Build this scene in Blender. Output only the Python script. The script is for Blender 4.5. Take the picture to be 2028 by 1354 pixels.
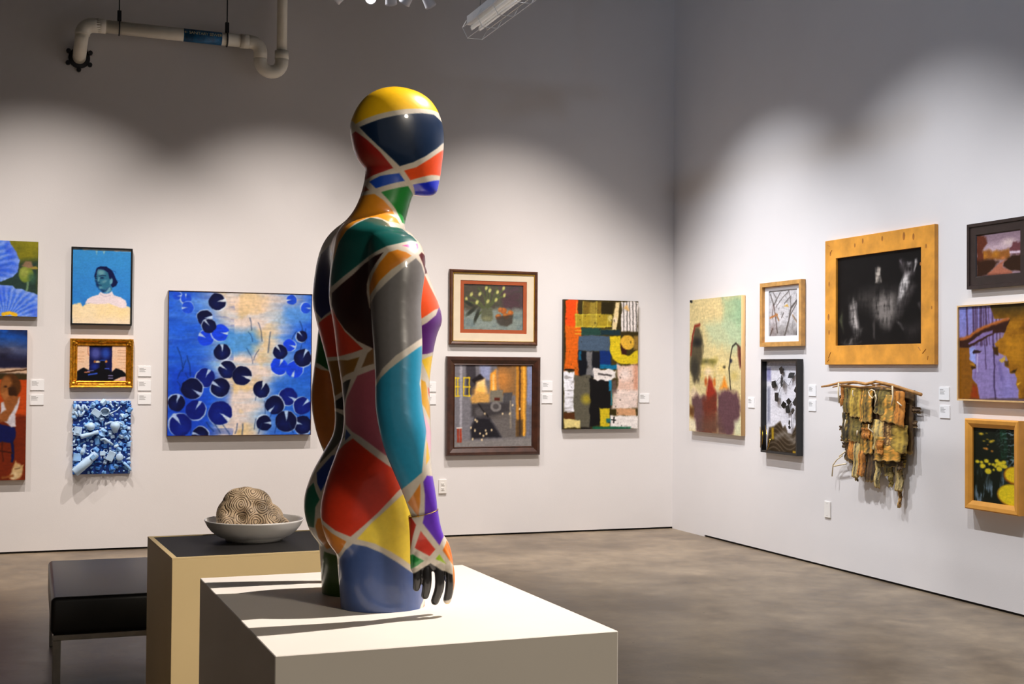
import bpy, bmesh, math, random
import numpy as np
from mathutils import Vector, Matrix

for _o in list(bpy.data.objects):
    bpy.data.objects.remove(_o, do_unlink=True)
scene = bpy.context.scene
COL = scene.collection
PI = math.pi

# ------------------------------------------------------------------ camera
F_PX, EYE = 2595.5, 1.5
yaw, pitch, roll = (math.radians(v) for v in (20.012, 1.227, 0.408))
c_f = Vector((math.sin(yaw) * math.cos(pitch), math.cos(yaw) * math.cos(pitch), math.sin(pitch)))
c_r0 = Vector((math.cos(yaw), -math.sin(yaw), 0))
c_u0 = c_r0.cross(c_f)
c_r = c_r0 * math.cos(roll) + c_u0 * math.sin(roll)
c_u = c_u0 * math.cos(roll) - c_r0 * math.sin(roll)
cam = bpy.data.objects.new('camera', bpy.data.cameras.new('camera'))
COL.objects.link(cam)
cam.data.sensor_fit = 'HORIZONTAL'
cam.data.sensor_width = 36.0
cam.data.lens = 36.0 * F_PX / 2028.0
cam.data.clip_start = 0.05
cam.matrix_world = Matrix(((c_r.x, c_u.x, -c_f.x, 0), (c_r.y, c_u.y, -c_f.y, 0),
                           (c_r.z, c_u.z, -c_f.z, EYE), (0, 0, 0, 1)))
scene.camera = cam

# ------------------------------------------------------------------ view + ambient
vs = scene.view_settings
vs.view_transform = 'Standard'
vs.look = 'None'
vs.gamma = 1.0
vs.use_curve_mapping = False
vs.exposure = 0.0
world = bpy.data.worlds.new('world')
scene.world = world
world.use_nodes = True
world.node_tree.nodes['Background'].inputs[0].default_value = (1.0, 0.96, 0.92, 1)
world.node_tree.nodes['Background'].inputs[1].default_value = 0.145

# ------------------------------------------------------------------ room size and lamps
YB, XR, ZC = 11.27, 5.748, 5.6           # back wall, right wall, ceiling


def spot(name, loc, aim, watts, size_deg, blend, color=(1, 0.9, 0.8), radius=0.04):
    l = bpy.data.lights.new(name, 'SPOT')
    l.energy = watts
    l.color = color
    l.spot_size = math.radians(size_deg)
    l.spot_blend = blend
    l.shadow_soft_size = radius
    o = bpy.data.objects.new(name, l)
    COL.objects.link(o)
    o.location = loc
    o.rotation_euler = (Vector(aim) - Vector(loc)).to_track_quat('-Z', 'Y').to_euler()
    return o


WARM = (1.0, 0.905, 0.84)
COOL = (0.93, 0.945, 1.0)
# wall washers along the back wall, then a more distant row added to even out the lower wall
for x, w, z in ((-2.0, 450, 4.95), (0.05, 520, 4.95), (2.0, 540, 4.9), (4.0, 560, 4.95)):
    spot('wall_washer', (x, YB - 1.95, z), (x, YB, -0.7), w, 77, 1.0, WARM, 0.03)
for x, w in ((-0.6, 250), (1.9, 300), (4.5, 400)):
    spot('wall_washer', (x, YB - 4.4, 4.95), (x + .1, YB, 0.5), w, 50, 1.0, WARM, 0.03)
# the same along the right wall
for y, w in ((9.5, 610), (7.4, 490), (5.3, 420), (3.3, 340)):
    spot('wall_washer', (XR - 2.1, y, 4.95), (XR, y, -0.5), w, 79, 1.0, COOL, 0.03)
for y, w in ((9.4, 390), (6.6, 260), (4.0, 220)):  # added distant row again, lifting the lower right wall
    spot('wall_washer', (XR - 4.3, y, 4.95), (XR, y, 0.6), w, 52, 1.0, COOL, 0.03)
# accent on the figure from its front and above; its spill reaches the bowl plinth behind
spot('figure_accent', (3.05, 2.98, 4.45), (0.80, 3.25, 1.15), 1230, 56, 0.9, (1, 0.9, 0.84), 0.03)
# added fill spot behind the viewer, lifts the near faces of figure and plinth
spot('added_fill_spot', (3.6, -3.2, 4.8), (0.9, 3.0, 0.9), 640, 46, 1.0, (1, 0.88, 0.72), 0.4)
# added cool spot standing in for daylight, thrown high across to the right wall
spot('added_cool_spot', (-3.0, 2.2, 4.7), (XR, 8.3, 4.5), 600, 46, 1.0, (0.55, 0.72, 1.0), 0.25)

# ------------------------------------------------------------------ helpers: objects and tags
def tag(o, label=None, cat=None, group=None, kind=None):
    if label: o['label'] = label
    if cat: o['category'] = cat
    if group: o['group'] = group
    if kind: o['kind'] = kind
    return o


def empty(name, loc=(0, 0, 0), rz=0.0):
    o = bpy.data.objects.new(name, None)
    o.empty_display_size = 0.1
    COL.objects.link(o)
    o.location = loc
    o.rotation_euler = (0, 0, rz)
    return o


def link(name, me, mat=None, parent=None, loc=None):
    o = bpy.data.objects.new(name, me)
    COL.objects.link(o)
    if mat is not None and not me.materials:
        me.materials.append(mat)
    if parent is not None:
        o.parent = parent
    if loc is not None:
        o.location = loc
    return o


def smooth(me, on=True):
    me.polygons.foreach_set('use_smooth', [on] * len(me.polygons))
    return me


def mesh_np(name, V, Fq, col=None):
    """verts (n,3), quads (m,4) -> mesh, optional linear colour per vertex"""
    V = np.asarray(V, np.float32); Fq = np.asarray(Fq, np.int32)
    me = bpy.data.meshes.new(name)
    me.vertices.add(len(V)); me.vertices.foreach_set('co', V.ravel())
    k = Fq.shape[1]
    me.loops.add(Fq.size); me.loops.foreach_set('vertex_index', Fq.ravel())
    me.polygons.add(len(Fq))
    me.polygons.foreach_set('loop_start', np.arange(0, Fq.size, k, dtype=np.int32))
    try:
        me.polygons.foreach_set('loop_total', np.full(len(Fq), k, np.int32))
    except Exception:
        pass
    me.update(calc_edges=True)
    if col is not None:
        set_col(me, col)
    return me


def set_col(me, rgb_lin):
    a = me.color_attributes.new('Col', 'FLOAT_COLOR', 'POINT')
    d = np.ones((len(me.vertices), 4), np.float32)
    d[:, :3] = rgb_lin
    a.data.foreach_set('color', d.ravel())


def s2l(c):
    c = np.asarray(c, float)
    return np.where(c <= 0.04045, c / 12.92, ((c + 0.055) / 1.055) ** 2.4)


def rgb(r, g, b):
    return tuple(s2l(np.array((r, g, b)) / 255.0)) + (1.0,)


class MB:
    """collects boxes, tubes and lathes into one mesh"""
    def __init__(self):
        self.bm = bmesh.new()

    def box(self, x0, x1, y0, y1, z0, z1, bev=0.0, seg=2, rot=None):
        r = bmesh.ops.create_cube(self.bm, size=1.0)['verts']
        m = Matrix.Diagonal((x1 - x0, y1 - y0, z1 - z0, 1))
        c = Vector(((x0 + x1) / 2, (y0 + y1) / 2, (z0 + z1) / 2))
        for v in r:
            v.co = m @ v.co
        if bev:
            es = list({e for v in r for e in v.link_edges})
            g = bmesh.ops.bevel(self.bm, geom=es, offset=bev, segments=seg, affect='EDGES', profile=0.5)
            r = list({v for f in g['faces'] for v in f.verts} | {v for v in r if v.is_valid})
        for v in r:
            v.co = (rot @ v.co if rot else v.co) + c
        return self

    def tube(self, pts, rad, n=12, cap=True):
        pts = [Vector(p) for p in pts]
        if not hasattr(rad, '__len__'):
            rad = [rad] * len(pts)
        rings = []
        up = None
        for i, p in enumerate(pts):
            t = (pts[min(i + 1, len(pts) - 1)] - pts[max(i - 1, 0)]).normalized()
            if up is None:
                up = t.orthogonal().normalized()
            up = (up - t * up.dot(t)).normalized()
            sd = t.cross(up)
            rings.append([self.bm.verts.new(p + (up * math.cos(2 * PI * k / n) + sd * math.sin(2 * PI * k / n)) * rad[i]) for k in range(n)])
        for a, b in zip(rings, rings[1:]):
            for k in range(n):
                self.bm.faces.new((a[k], a[(k + 1) % n], b[(k + 1) % n], b[k]))
        if cap:
            self.bm.faces.new(rings[0][::-1])
            self.bm.faces.new(rings[-1])
        return self

    def lathe(self, prof, n=32, c=(0, 0, 0)):
        rings = []
        for r, z in prof:
            if r < 1e-6:
                rings.append([self.bm.verts.new((c[0], c[1], c[2] + z))] * n)
            else:
                rings.append([self.bm.verts.new((c[0] + r * math.cos(2 * PI * k / n), c[1] + r * math.sin(2 * PI * k / n), c[2] + z)) for k in range(n)])
        for a, b in zip(rings, rings[1:]):
            for k in range(n):
                vs_ = []
                for v in (a[k], a[(k + 1) % n], b[(k + 1) % n], b[k]):
                    if v not in vs_:
                        vs_.append(v)
                if len(vs_) > 2:
                    self.bm.faces.new(vs_)
        return self

    def mesh(self, name, sm=False):
        bmesh.ops.recalc_face_normals(self.bm, faces=self.bm.faces)
        me = bpy.data.meshes.new(name)
        self.bm.to_mesh(me)
        self.bm.free()
        if sm:
            smooth(me)
        return me

    def build(self, name, mat, parent=None, loc=None, sm=False):
        return link(name, self.mesh(name, sm), mat, parent, loc)


# ------------------------------------------------------------------ materials
def new_mat(name):
    m = bpy.data.materials.new(name)
    m.use_nodes = True
    nt = m.node_tree
    return m, nt, nt.nodes['Principled BSDF']


def mat(name, c, rough=0.5, metal=0.0, var=0.12, scale=12.0, bump=0.0, bscale=200.0, coat=0.0, spec=0.5, emit=None, estr=0.0, stretch=(1, 1, 1)):
    """plain colour broken up by procedural noise; optional fine bump"""
    m, nt, b = new_mat(name)
    tc = nt.nodes.new('ShaderNodeTexCoord')
    mp = nt.nodes.new('ShaderNodeMapping')
    mp.inputs['Scale'].default_value = stretch
    nt.links.new(tc.outputs['Object'], mp.inputs['Vector'])
    nz = nt.nodes.new('ShaderNodeTexNoise')
    nz.inputs['Scale'].default_value = scale
    nz.inputs['Detail'].default_value = 5
    nt.links.new(mp.outputs['Vector'], nz.inputs['Vector'])
    rp = nt.nodes.new('ShaderNodeValToRGB')
    lin = rgb(*c)
    rp.color_ramp.elements[0].position = 0.3
    rp.color_ramp.elements[1].position = 0.7
    rp.color_ramp.elements[0].color = tuple(v * (1 - var) for v in lin[:3]) + (1,)
    rp.color_ramp.elements[1].color = tuple(min(1, v * (1 + var)) for v in lin[:3]) + (1,)
    nt.links.new(nz.outputs['Fac'], rp.inputs['Fac'])
    nt.links.new(rp.outputs['Color'], b.inputs['Base Color'])
    b.inputs['Roughness'].default_value = rough
    b.inputs['Metallic'].default_value = metal
    b.inputs['Coat Weight'].default_value = coat
    b.inputs['Specular IOR Level'].default_value = spec
    if bump:
        n2 = nt.nodes.new('ShaderNodeTexNoise')
        n2.inputs['Scale'].default_value = bscale
        n2.inputs['Detail'].default_value = 3
        nt.links.new(mp.outputs['Vector'], n2.inputs['Vector'])
        bp = nt.nodes.new('ShaderNodeBump')
        bp.inputs['Strength'].default_value = bump
        bp.inputs['Distance'].default_value = 0.002
        nt.links.new(n2.outputs['Fac'], bp.inputs['Height'])
        nt.links.new(bp.outputs['Normal'], b.inputs['Normal'])
    if emit:
        b.inputs['Emission Color'].default_value = rgb(*emit)
        b.inputs['Emission Strength'].default_value = estr
    return m


def col_mat(name, rough=0.5, coat=0.0, bump=0.0, bscale=300.0, spec=0.5, crough=0.05):
    """colour comes from the painted colour attribute; noise adds a little brush grain"""
    m, nt, b = new_mat(name)
    at = nt.nodes.new('ShaderNodeVertexColor')
    at.layer_name = 'Col'
    tc = nt.nodes.new('ShaderNodeTexCoord')
    nz = nt.nodes.new('ShaderNodeTexNoise')
    nz.inputs['Scale'].default_value = bscale
    nz.inputs['Detail'].default_value = 4
    nt.links.new(tc.outputs['Object'], nz.inputs['Vector'])
    hs = nt.nodes.new('ShaderNodeHueSaturation')
    mr = nt.nodes.new('ShaderNodeMapRange')
    mr.inputs['To Min'].default_value = 0.9
    mr.inputs['To Max'].default_value = 1.1
    nt.links.new(nz.outputs['Fac'], mr.inputs['Value'])
    nt.links.new(mr.outputs['Result'], hs.inputs['Value'])
    nt.links.new(at.outputs['Color'], hs.inputs['Color'])
    nt.links.new(hs.outputs['Color'], b.inputs['Base Color'])
    b.inputs['Roughness'].default_value = rough
    b.inputs['Coat Weight'].default_value = coat
    b.inputs['Coat Roughness'].default_value = crough
    b.inputs['Specular IOR Level'].default_value = spec
    if bump:
        bp = nt.nodes.new('ShaderNodeBump')
        bp.inputs['Strength'].default_value = bump
        bp.inputs['Distance'].default_value = 0.001
        nt.links.new(nz.outputs['Fac'], bp.inputs['Height'])
        nt.links.new(bp.outputs['Normal'], b.inputs['Normal'])
    return m


M_WALL = mat('white_wall_paint', (226, 222, 220), 0.75, var=0.02, scale=1.5, bump=0.15, bscale=120)
M_CEIL = mat('dark_ceiling_paint', (58, 56, 55), 0.9, var=0.1, scale=2)
M_GAP = mat('dark_wall_gap', (28, 25, 22), 0.9, var=0.3, scale=20)
M_BLACK = mat('black_lacquer', (22, 21, 21), 0.35, var=0.15)
M_CARD = mat('white_card', (240, 240, 240), 0.6, var=0.02)
M_PVC = mat('white_pipe_plastic', (244, 238, 222), 0.3, var=0.05, scale=6)
M_STEEL = mat('dark_steel', (60, 60, 62), 0.4, metal=0.7, var=0.15)
M_LIGHTSTEEL = mat('brushed_steel', (176, 172, 164), 0.38, metal=0.85, var=0.1, scale=30)
M_PLINTH = mat('white_plinth_paint', (230, 223, 212), 0.55, var=0.025, scale=3, bump=0.06, bscale=60)
M_PLINTH2 = mat('cream_plinth_paint', (214, 190, 138), 0.55, var=0.025, scale=3, bump=0.06, bscale=60)
M_CANVAS = mat('raw_canvas_edge', (206, 190, 160), 0.8, var=0.08, scale=60)
M_PAINT = col_mat('painted_surface', 0.55, bump=0.25, bscale=260, spec=0.15)
M_PRINT = col_mat('print_under_glass', 0.4, coat=0.5, bscale=200)

# ------------------------------------------------------------------ the room
def concrete():
    m, nt, b = new_mat('polished_concrete')
    N, L = nt.nodes.new, nt.links.new
    tc = N('ShaderNodeTexCoord')
    n1 = N('ShaderNodeTexNoise'); n1.inputs['Scale'].default_value = 1.1; n1.inputs['Detail'].default_value = 8; n1.inputs['Roughness'].default_value = 0.62
    n2 = N('ShaderNodeTexNoise'); n2.inputs['Scale'].default_value = 7.0; n2.inputs['Detail'].default_value = 8; n2.inputs['Roughness'].default_value = 0.7
    n3 = N('ShaderNodeTexNoise'); n3.inputs['Scale'].default_value = 26.0; n3.inputs['Detail'].default_value = 4
    for n in (n1, n2, n3):
        L(tc.outputs['Object'], n.inputs['Vector'])
    r1 = N('ShaderNodeValToRGB')
    r1.color_ramp.elements[0].position = 0.36; r1.color_ramp.elements[0].color = rgb(96, 82, 66)
    r1.color_ramp.elements[1].position = 0.66; r1.color_ramp.elements[1].color = rgb(146, 129, 107)
    L(n1.outputs['Fac'], r1.inputs['Fac'])
    r2 = N('ShaderNodeValToRGB')
    r2.color_ramp.elements[0].position = 0.30; r2.color_ramp.elements[0].color = (0.55, 0.53, 0.5, 1)
    r2.color_ramp.elements[1].position = 0.62; r2.color_ramp.elements[1].color = (1.1, 1.1, 1.08, 1)
    L(n2.outputs['Fac'], r2.inputs['Fac'])
    mx = N('ShaderNodeMix'); mx.data_type = 'RGBA'; mx.blend_type = 'MULTIPLY'; mx.inputs['Factor'].default_value = 0.8
    L(r1.outputs['Color'], mx.inputs[6]); L(r2.outputs['Color'], mx.inputs[7])
    # sparse dark pits
    r3 = N('ShaderNodeValToRGB')
    r3.color_ramp.elements[0].position = 0.24; r3.color_ramp.elements[0].color = (0.25, 0.23, 0.2, 1)
    r3.color_ramp.elements[1].position = 0.30; r3.color_ramp.elements[1].color = (1, 1, 1, 1)
    L(n3.outputs['Fac'], r3.inputs['Fac'])
    m2 = N('ShaderNodeMix'); m2.data_type = 'RGBA'; m2.blend_type = 'MULTIPLY'; m2.inputs['Factor'].default_value = 1.0
    L(mx.outputs[2], m2.inputs[6]); L(r3.outputs['Color'], m2.inputs[7])
    L(m2.outputs[2], b.inputs['Base Color'])
    mr = N('ShaderNodeMapRange'); mr.inputs['To Min'].default_value = 0.28; mr.inputs['To Max'].default_value = 0.5
    L(n2.outputs['Fac'], mr.inputs['Value']); L(mr.outputs['Result'], b.inputs['Roughness'])
    b.inputs['Specular IOR Level'].default_value = 0.45
    return m


XL, YF = -4.5, -4.0
GAP = 0.016
tag(MB().box(XL, XR + 0.2, YF, YB + 0.2, -0.12, 0).build('floor', concrete()), 'polished brown grey concrete gallery floor', kind='structure')
tag(MB().box(XL, XR + 0.2, YB, YB + 0.15, GAP, ZC).build('wall_back', M_WALL), 'long white gallery wall behind the figure', kind='structure')
wr = MB().box(XR, XR + 0.15, YF, 10.63, GAP, ZC).box(XR, XR + 0.15, 10.63, YB, 0.0, ZC)
tag(wr.build('wall_right', M_WALL), 'white gallery wall on the right', kind='structure')
tag(MB().box(XL, XR, YB + 0.012, YB + 0.1, 0, GAP).build('joint_strip_back', M_GAP), 'dark open joint under the back wall', kind='structure')  # dark strip set back in the open joint; there is no baseboard
tag(MB().box(XR + 0.012, XR + 0.1, YF, 10.63, 0, GAP).build('joint_strip_right', M_GAP), 'dark open joint under the right wall', kind='structure')
tag(MB().box(XL - .15, XL, YF, YB + 0.2, 0, ZC).build('wall_left', mat('grey_wall_paint', (120, 116, 112), 0.8, var=0.03, scale=2)), 'grey gallery wall far on the left', kind='structure')
tag(MB().box(XL, XR + 0.2, YF, YB + 0.2, ZC, ZC + 0.15).build('ceiling', M_CEIL), 'dark ceiling high above the gallery', kind='structure')

# ------------------------------------------------------------------ a small painter's toolbox (numpy rasters -> colour attributes)
def vnoise(h, w, fy, fx, seed, octv=4, gain=0.5):
    rs = np.random.RandomState(seed)
    out = np.zeros((h, w)); amp = 1.0; tot = 0.0
    for o in range(octv):
        gy, gx = max(1, int(round(fy))), max(1, int(round(fx)))
        g = rs.rand(gy + 3, gx + 3)
        yy = np.linspace(0, gy, h, endpoint=False); xx = np.linspace(0, gx, w, endpoint=False)
        iy, ix = yy.astype(int), xx.astype(int)
        ty, tx = yy - iy, xx - ix
        ty = (ty * ty * (3 - 2 * ty))[:, None]; tx = (tx * tx * (3 - 2 * tx))[None, :]
        a = g[iy][:, ix]; b = g[iy][:, ix + 1]; c = g[iy + 1][:, ix]; d = g[iy + 1][:, ix + 1]
        out += amp * ((a * (1 - tx) + b * tx) * (1 - ty) + (c * (1 - tx) + d * tx) * ty)
        tot += amp; amp *= gain; fy *= 2; fx *= 2
    return out / tot


class Canvas:
    """quad = the four corners (tl, tr, br, bl) of the sketch sheet the shapes were drawn on"""
    def __init__(self, w, h, res, quad, base=(200, 200, 200), seed=1, hand=0.011, grain=0.20):
        self.nx = int(w * res) * 2
        self.ny = int(h * res) * 2
        self.w, self.h = w, h
        self.q = np.array(quad, float)
        self.a = np.ones((self.ny, self.nx, 3)) * np.array(base, float) / 255
        self.U, self.V = np.meshgrid((np.arange(self.nx) + .5) / self.nx, (np.arange(self.ny) + .5) / self.ny)
        self.seed = seed
        self.hand, self.grain = hand, grain
        self.asp = h / w
        self.X, self.Y = self.U, self.V * self.asp          # square units, width = 1
        self.unit = 0.5 * (np.hypot(*(self.q[1] - self.q[0])) + np.hypot(*(self.q[2] - self.q[3])))
        self.unity = 0.5 * (np.hypot(*(self.q[3] - self.q[0])) + np.hypot(*(self.q[2] - self.q[1]))) / self.asp

    def p(self, pts):
        """sheet coordinates -> (x, y) in canvas units"""
        out = []
        q = self.q
        for P in pts:
            u = v = 0.5
            for _ in range(12):
                f = q[0] * (1 - u) * (1 - v) + q[1] * u * (1 - v) + q[2] * u * v + q[3] * (1 - u) * v - P
                fu = (q[1] - q[0]) * (1 - v) + (q[2] - q[3]) * v
                fv = (q[3] - q[0]) * (1 - u) + (q[2] - q[1]) * u
                d = fu[0] * fv[1] - fu[1] * fv[0]
                u -= (f[0] * fv[1] - f[1] * fv[0]) / d
                v -= (fu[0] * f[1] - fu[1] * f[0]) / d
            out.append((u, v * self.asp))
        return np.array(out)

    def n(self, fx, fy, k=0, octv=4):
        return vnoise(self.ny, self.nx, fy, fx, self.seed * 97 + k, octv)

    def put(self, m, c, al=1.0):
        m = np.clip(m, 0, 1)[..., None] * al
        c = np.asarray(c, float)
        if c.max() > 1.001 or c.ndim == 1:
            c = c / 255.0
        self.a = self.a * (1 - m) + c * m
        return self

    def sd_poly(self, P):
        x, y = self.X, self.Y
        d = np.full(x.shape, 1e9); ins = np.zeros(x.shape, bool)
        n = len(P)
        for i in range(n):
            a, b = P[i], P[(i + 1) % n]
            ex, ey = b - a
            wx, wy = x - a[0], y - a[1]
            t = np.clip((wx * ex + wy * ey) / (ex * ex + ey * ey + 1e-12), 0, 1)
            d = np.minimum(d, (wx - ex * t) ** 2 + (wy - ey * t) ** 2)
            c = ((a[1] > y) != (b[1] > y))
            if ey != 0:
                ins ^= c & (x < (b[0] - a[0]) * (y - a[1]) / ey + a[0])
        d = np.sqrt(d)
        return np.where(ins, -d, d)

    def soft(self, sd, s):
        s = s / self.unit + 0.7 / self.nx
        return np.clip(0.5 - sd / (2 * s), 0, 1)

    def poly(self, pts, c, s=1.0, al=1.0, rag=0.0, k=5, f=14):
        sd = self.sd_poly(self.p(pts))
        if rag:
            sd = sd + (self.n(f, f, k, 3) - 0.5) * rag / self.unit * 2
        return self.put(self.soft(sd, s), c, al)

    def rect(self, x0, y0, x1, y1, c, s=1.0, al=1.0, rag=0.0, k=5, f=14):
        return self.poly([(x0, y0), (x1, y0), (x1, y1), (x0, y1)], c, s, al, rag, k, f)

    def line(self, pts, wd, c, s=1.0, al=1.0):
        P = self.p(pts)
        d = np.full(self.X.shape, 1e9)
        for a, b in zip(P, P[1:]):
            ex, ey = b - a
            wx, wy = self.X - a[0], self.Y - a[1]
            t = np.clip((wx * ex + wy * ey) / (ex * ex + ey * ey + 1e-12), 0, 1)
            d = np.minimum(d, np.hypot(wx - ex * t, wy - ey * t))
        return self.put(self.soft(d - wd / 2 / self.unit, s), c, al)

    def sd_ell(self, cx, cy, rx, ry=None, rot=0):
        ry = ry or rx
        (x, y), = self.p([(cx, cy)])
        a = math.radians(rot)
        dx, dy = self.X - x, self.Y - y
        u = dx * math.cos(a) + dy * math.sin(a); v = -dx * math.sin(a) + dy * math.cos(a)
        rx /= self.unit; ry /= self.unity
        return (np.sqrt((u / rx) ** 2 + (v / ry) ** 2) - 1) * min(rx, ry)

    def ell(self, cx, cy, rx, ry=None, c=(0, 0, 0), s=1.0, al=1.0, rot=0, rag=0.0, k=7, f=14):
        sd = self.sd_ell(cx, cy, rx, ry, rot)
        if rag:
            sd = sd + (self.n(f, f, k, 3) - 0.5) * rag / self.unit * 2
        return self.put(self.soft(sd, s), c, al)

    def mesh(self, name, depth=0.03, side=(200, 185, 160), border=0.0):
        """front face looks along -Y; the back lies at y = 0"""
        # hand-painted edges and brush grain
        g = self.nx * self.hand
        wy = (vnoise(self.ny, self.nx, 26 * self.asp, 26, self.seed + 501, 2) - .5) * g
        wx = (vnoise(self.ny, self.nx, 26 * self.asp, 26, self.seed + 777, 2) - .5) * g
        iy = np.clip(np.arange(self.ny)[:, None] + wy, 0, self.ny - 1).astype(int)
        ix = np.clip(np.arange(self.nx)[None, :] + wx, 0, self.nx - 1).astype(int)
        a = self.a[iy, ix]
        gr = vnoise(self.ny, self.nx, 60 * self.asp, 60, self.seed + 99, 3) - .5
        gs = vnoise(self.ny, self.nx, 90 * self.asp, 14, self.seed + 199, 2) - .5
        a = np.clip(a, 0, 1) ** 1.12 * (1 + self.grain * (gr + .7 * gs))[..., None]
        a = a.reshape(self.ny // 2, 2, self.nx // 2, 2, 3).mean((1, 3))
        ny, nx = a.shape[:2]
        # vertices on cell corners, colour averaged from the cells around
        p = np.pad(a, ((1, 1), (1, 1), (0, 0)), 'edge')
        cv = (p[:-1, :-1] + p[1:, :-1] + p[:-1, 1:] + p[1:, 1:]) / 4
        gx, gz = np.meshgrid(np.linspace(-self.w / 2, self.w / 2, nx + 1), np.linspace(self.h / 2, -self.h / 2, ny + 1))
        V = np.stack([gx, np.full(gx.shape, -depth), gz], -1).reshape(-1, 3)
        idx = np.arange((nx + 1) * (ny + 1)).reshape(ny + 1, nx + 1)
        Q = np.stack([idx[1:, :-1], idx[1:, 1:], idx[:-1, 1:], idx[:-1, :-1]], -1).reshape(-1, 4)
        colr = s2l(np.clip(cv, 0, 1)).reshape(-1, 3)
        b = len(V)
        w, h = self.w / 2, self.h / 2
        box = np.array([(-w, -depth, h), (w, -depth, h), (w, -depth, -h), (-w, -depth, -h), (-w, 0, h), (w, 0, h), (w, 0, -h), (-w, 0, -h)])
        bq = np.array([(0, 1, 5, 4), (1, 2, 6, 5), (2, 3, 7, 6), (3, 0, 4, 7), (5, 6, 7, 4)]) + b
        sc = s2l(np.array(side) / 255.0)
        return mesh_np(name, np.vstack([V, box]), np.vstack([Q, bq]), np.vstack([colr, np.tile(sc, (8, 1))]))


def rails(parent, w, h, prof, material, name='frame_rail'):
    """four mitred mouldings; prof = closed outline of (inset from the outer edge, height off the wall)"""
    def pt(cx, cz, o, d):
        return (cx * (w / 2 - o), -d, cz * (h / 2 - o))
    out = []
    for (c0, c1) in (((-1, 1), (1, 1)), ((1, 1), (1, -1)), ((1, -1), (-1, -1)), ((-1, -1), (-1, 1))):
        bm = bmesh.new()
        A = [bm.verts.new(pt(c0[0], c0[1], o, d)) for o, d in prof]
        B = [bm.verts.new(pt(c1[0], c1[1], o, d)) for o, d in prof]
        n = len(prof)
        for i in range(n):
            bm.faces.new((A[i], A[(i + 1) % n], B[(i + 1) % n], B[i]))
        bm.faces.new(A); bm.faces.new(B[::-1])
        bmesh.ops.recalc_face_normals(bm, faces=bm.faces)
        me = bpy.data.meshes.new(name)
        bm.to_mesh(me); bm.free()
        out.append(link(name, me, material, parent))
    return out


def hang(name, label, cat, wall, pos, z):
    """an Empty on the wall plane at the middle of the piece; local -Y faces the room"""
    e = empty(name, (pos, YB - .003, z) if wall == 'back' else (XR - .003, pos, z), 0 if wall == 'back' else -PI / 2)
    return tag(e, label, cat)


def quadbox(x0, y0, x1, y1):
    return ((x0, y0), (x1, y0), (x1, y1), (x0, y1))

# ------------------------------------------------------------------ the painted mannequin
def hermite(t, P, q):
    t = np.asarray(t, float); P = np.asarray(P, float)
    n = len(t)
    m = np.zeros_like(P)
    for i in range(n):
        a, b = max(i - 1, 0), min(i + 1, n - 1)
        m[i] = (P[b] - P[a]) / (t[b] - t[a])
    out = []
    for x in q:
        i = int(np.clip(np.searchsorted(t, x) - 1, 0, n - 2))
        hh = t[i + 1] - t[i]; s = (x - t[i]) / hh
        out.append((2 * s**3 - 3 * s**2 + 1) * P[i] + (s**3 - 2 * s**2 + s) * hh * m[i] + (-2 * s**3 + 3 * s**2) * P[i + 1] + (s**3 - s**2) * hh * m[i + 1])
    return np.array(out)


def closed_curve(P, n):
    P = np.asarray(P, float)
    k = len(P)
    out = []
    for j in range(n):
        u = j * k / n; i = int(u); s = u - i
        p0, p1, p2, p3 = P[(i - 1) % k], P[i % k], P[(i + 1) % k], P[(i + 2) % k]
        out.append(0.5 * (2 * p1 + (p2 - p0) * s + (2 * p0 - 5 * p1 + 4 * p2 - p3) * s * s + (3 * p1 - p0 - 3 * p2 + p3) * s**3))
    return np.array(out)


def rings_mesh(rings):
    """list of (n,3) rings -> closed triangle/quad soup (V, quads)"""
    n = len(rings[0])
    V = np.vstack(rings)
    F = []
    for r in range(len(rings) - 1):
        for k in range(n):
            F.append((r * n + k, r * n + (k + 1) % n, (r + 1) * n + (k + 1) % n, (r + 1) * n + k))
    V = np.vstack([V, rings[0].mean(0), rings[-1].mean(0)])
    a, b = len(V) - 2, len(V) - 1
    L = (len(rings) - 1) * n
    T = [(a, (k + 1) % n, k, k) for k in range(n)] + [(b, L + k, L + (k + 1) % n, L + (k + 1) % n) for k in range(n)]
    return V, F, T


def soup(pieces, name):
    bm = bmesh.new()
    for V, Fq, T in pieces:
        vs_ = [bm.verts.new(v) for v in V]
        for f in Fq:
            bm.faces.new([vs_[i] for i in f])
        for f in T:
            bm.faces.new([vs_[f[0]], vs_[f[1]], vs_[f[2]]])
    bmesh.ops.recalc_face_normals(bm, faces=bm.faces)
    me = bpy.data.meshes.new(name)
    bm.to_mesh(me); bm.free()
    return me


def fuse(pieces, name, voxel, smooth_it, sub=0):
    """overlapping closed pieces -> one continuous skin"""
    me = soup(pieces, name)
    o = bpy.data.objects.new(name, me)
    COL.objects.link(o)
    m = o.modifiers.new('r', 'REMESH'); m.mode = 'VOXEL'; m.voxel_size = voxel
    m = o.modifiers.new('s', 'SMOOTH'); m.factor = 0.5; m.iterations = smooth_it
    if sub:
        m = o.modifiers.new('u', 'SUBSURF'); m.levels = sub; m.render_levels = sub
    dg = bpy.context.evaluated_depsgraph_get()
    out = bpy.data.meshes.new_from_object(o.evaluated_get(dg))
    bpy.data.objects.remove(o, do_unlink=True)
    bpy.data.meshes.remove(me)
    smooth(out)
    out.name = name
    return out


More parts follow.
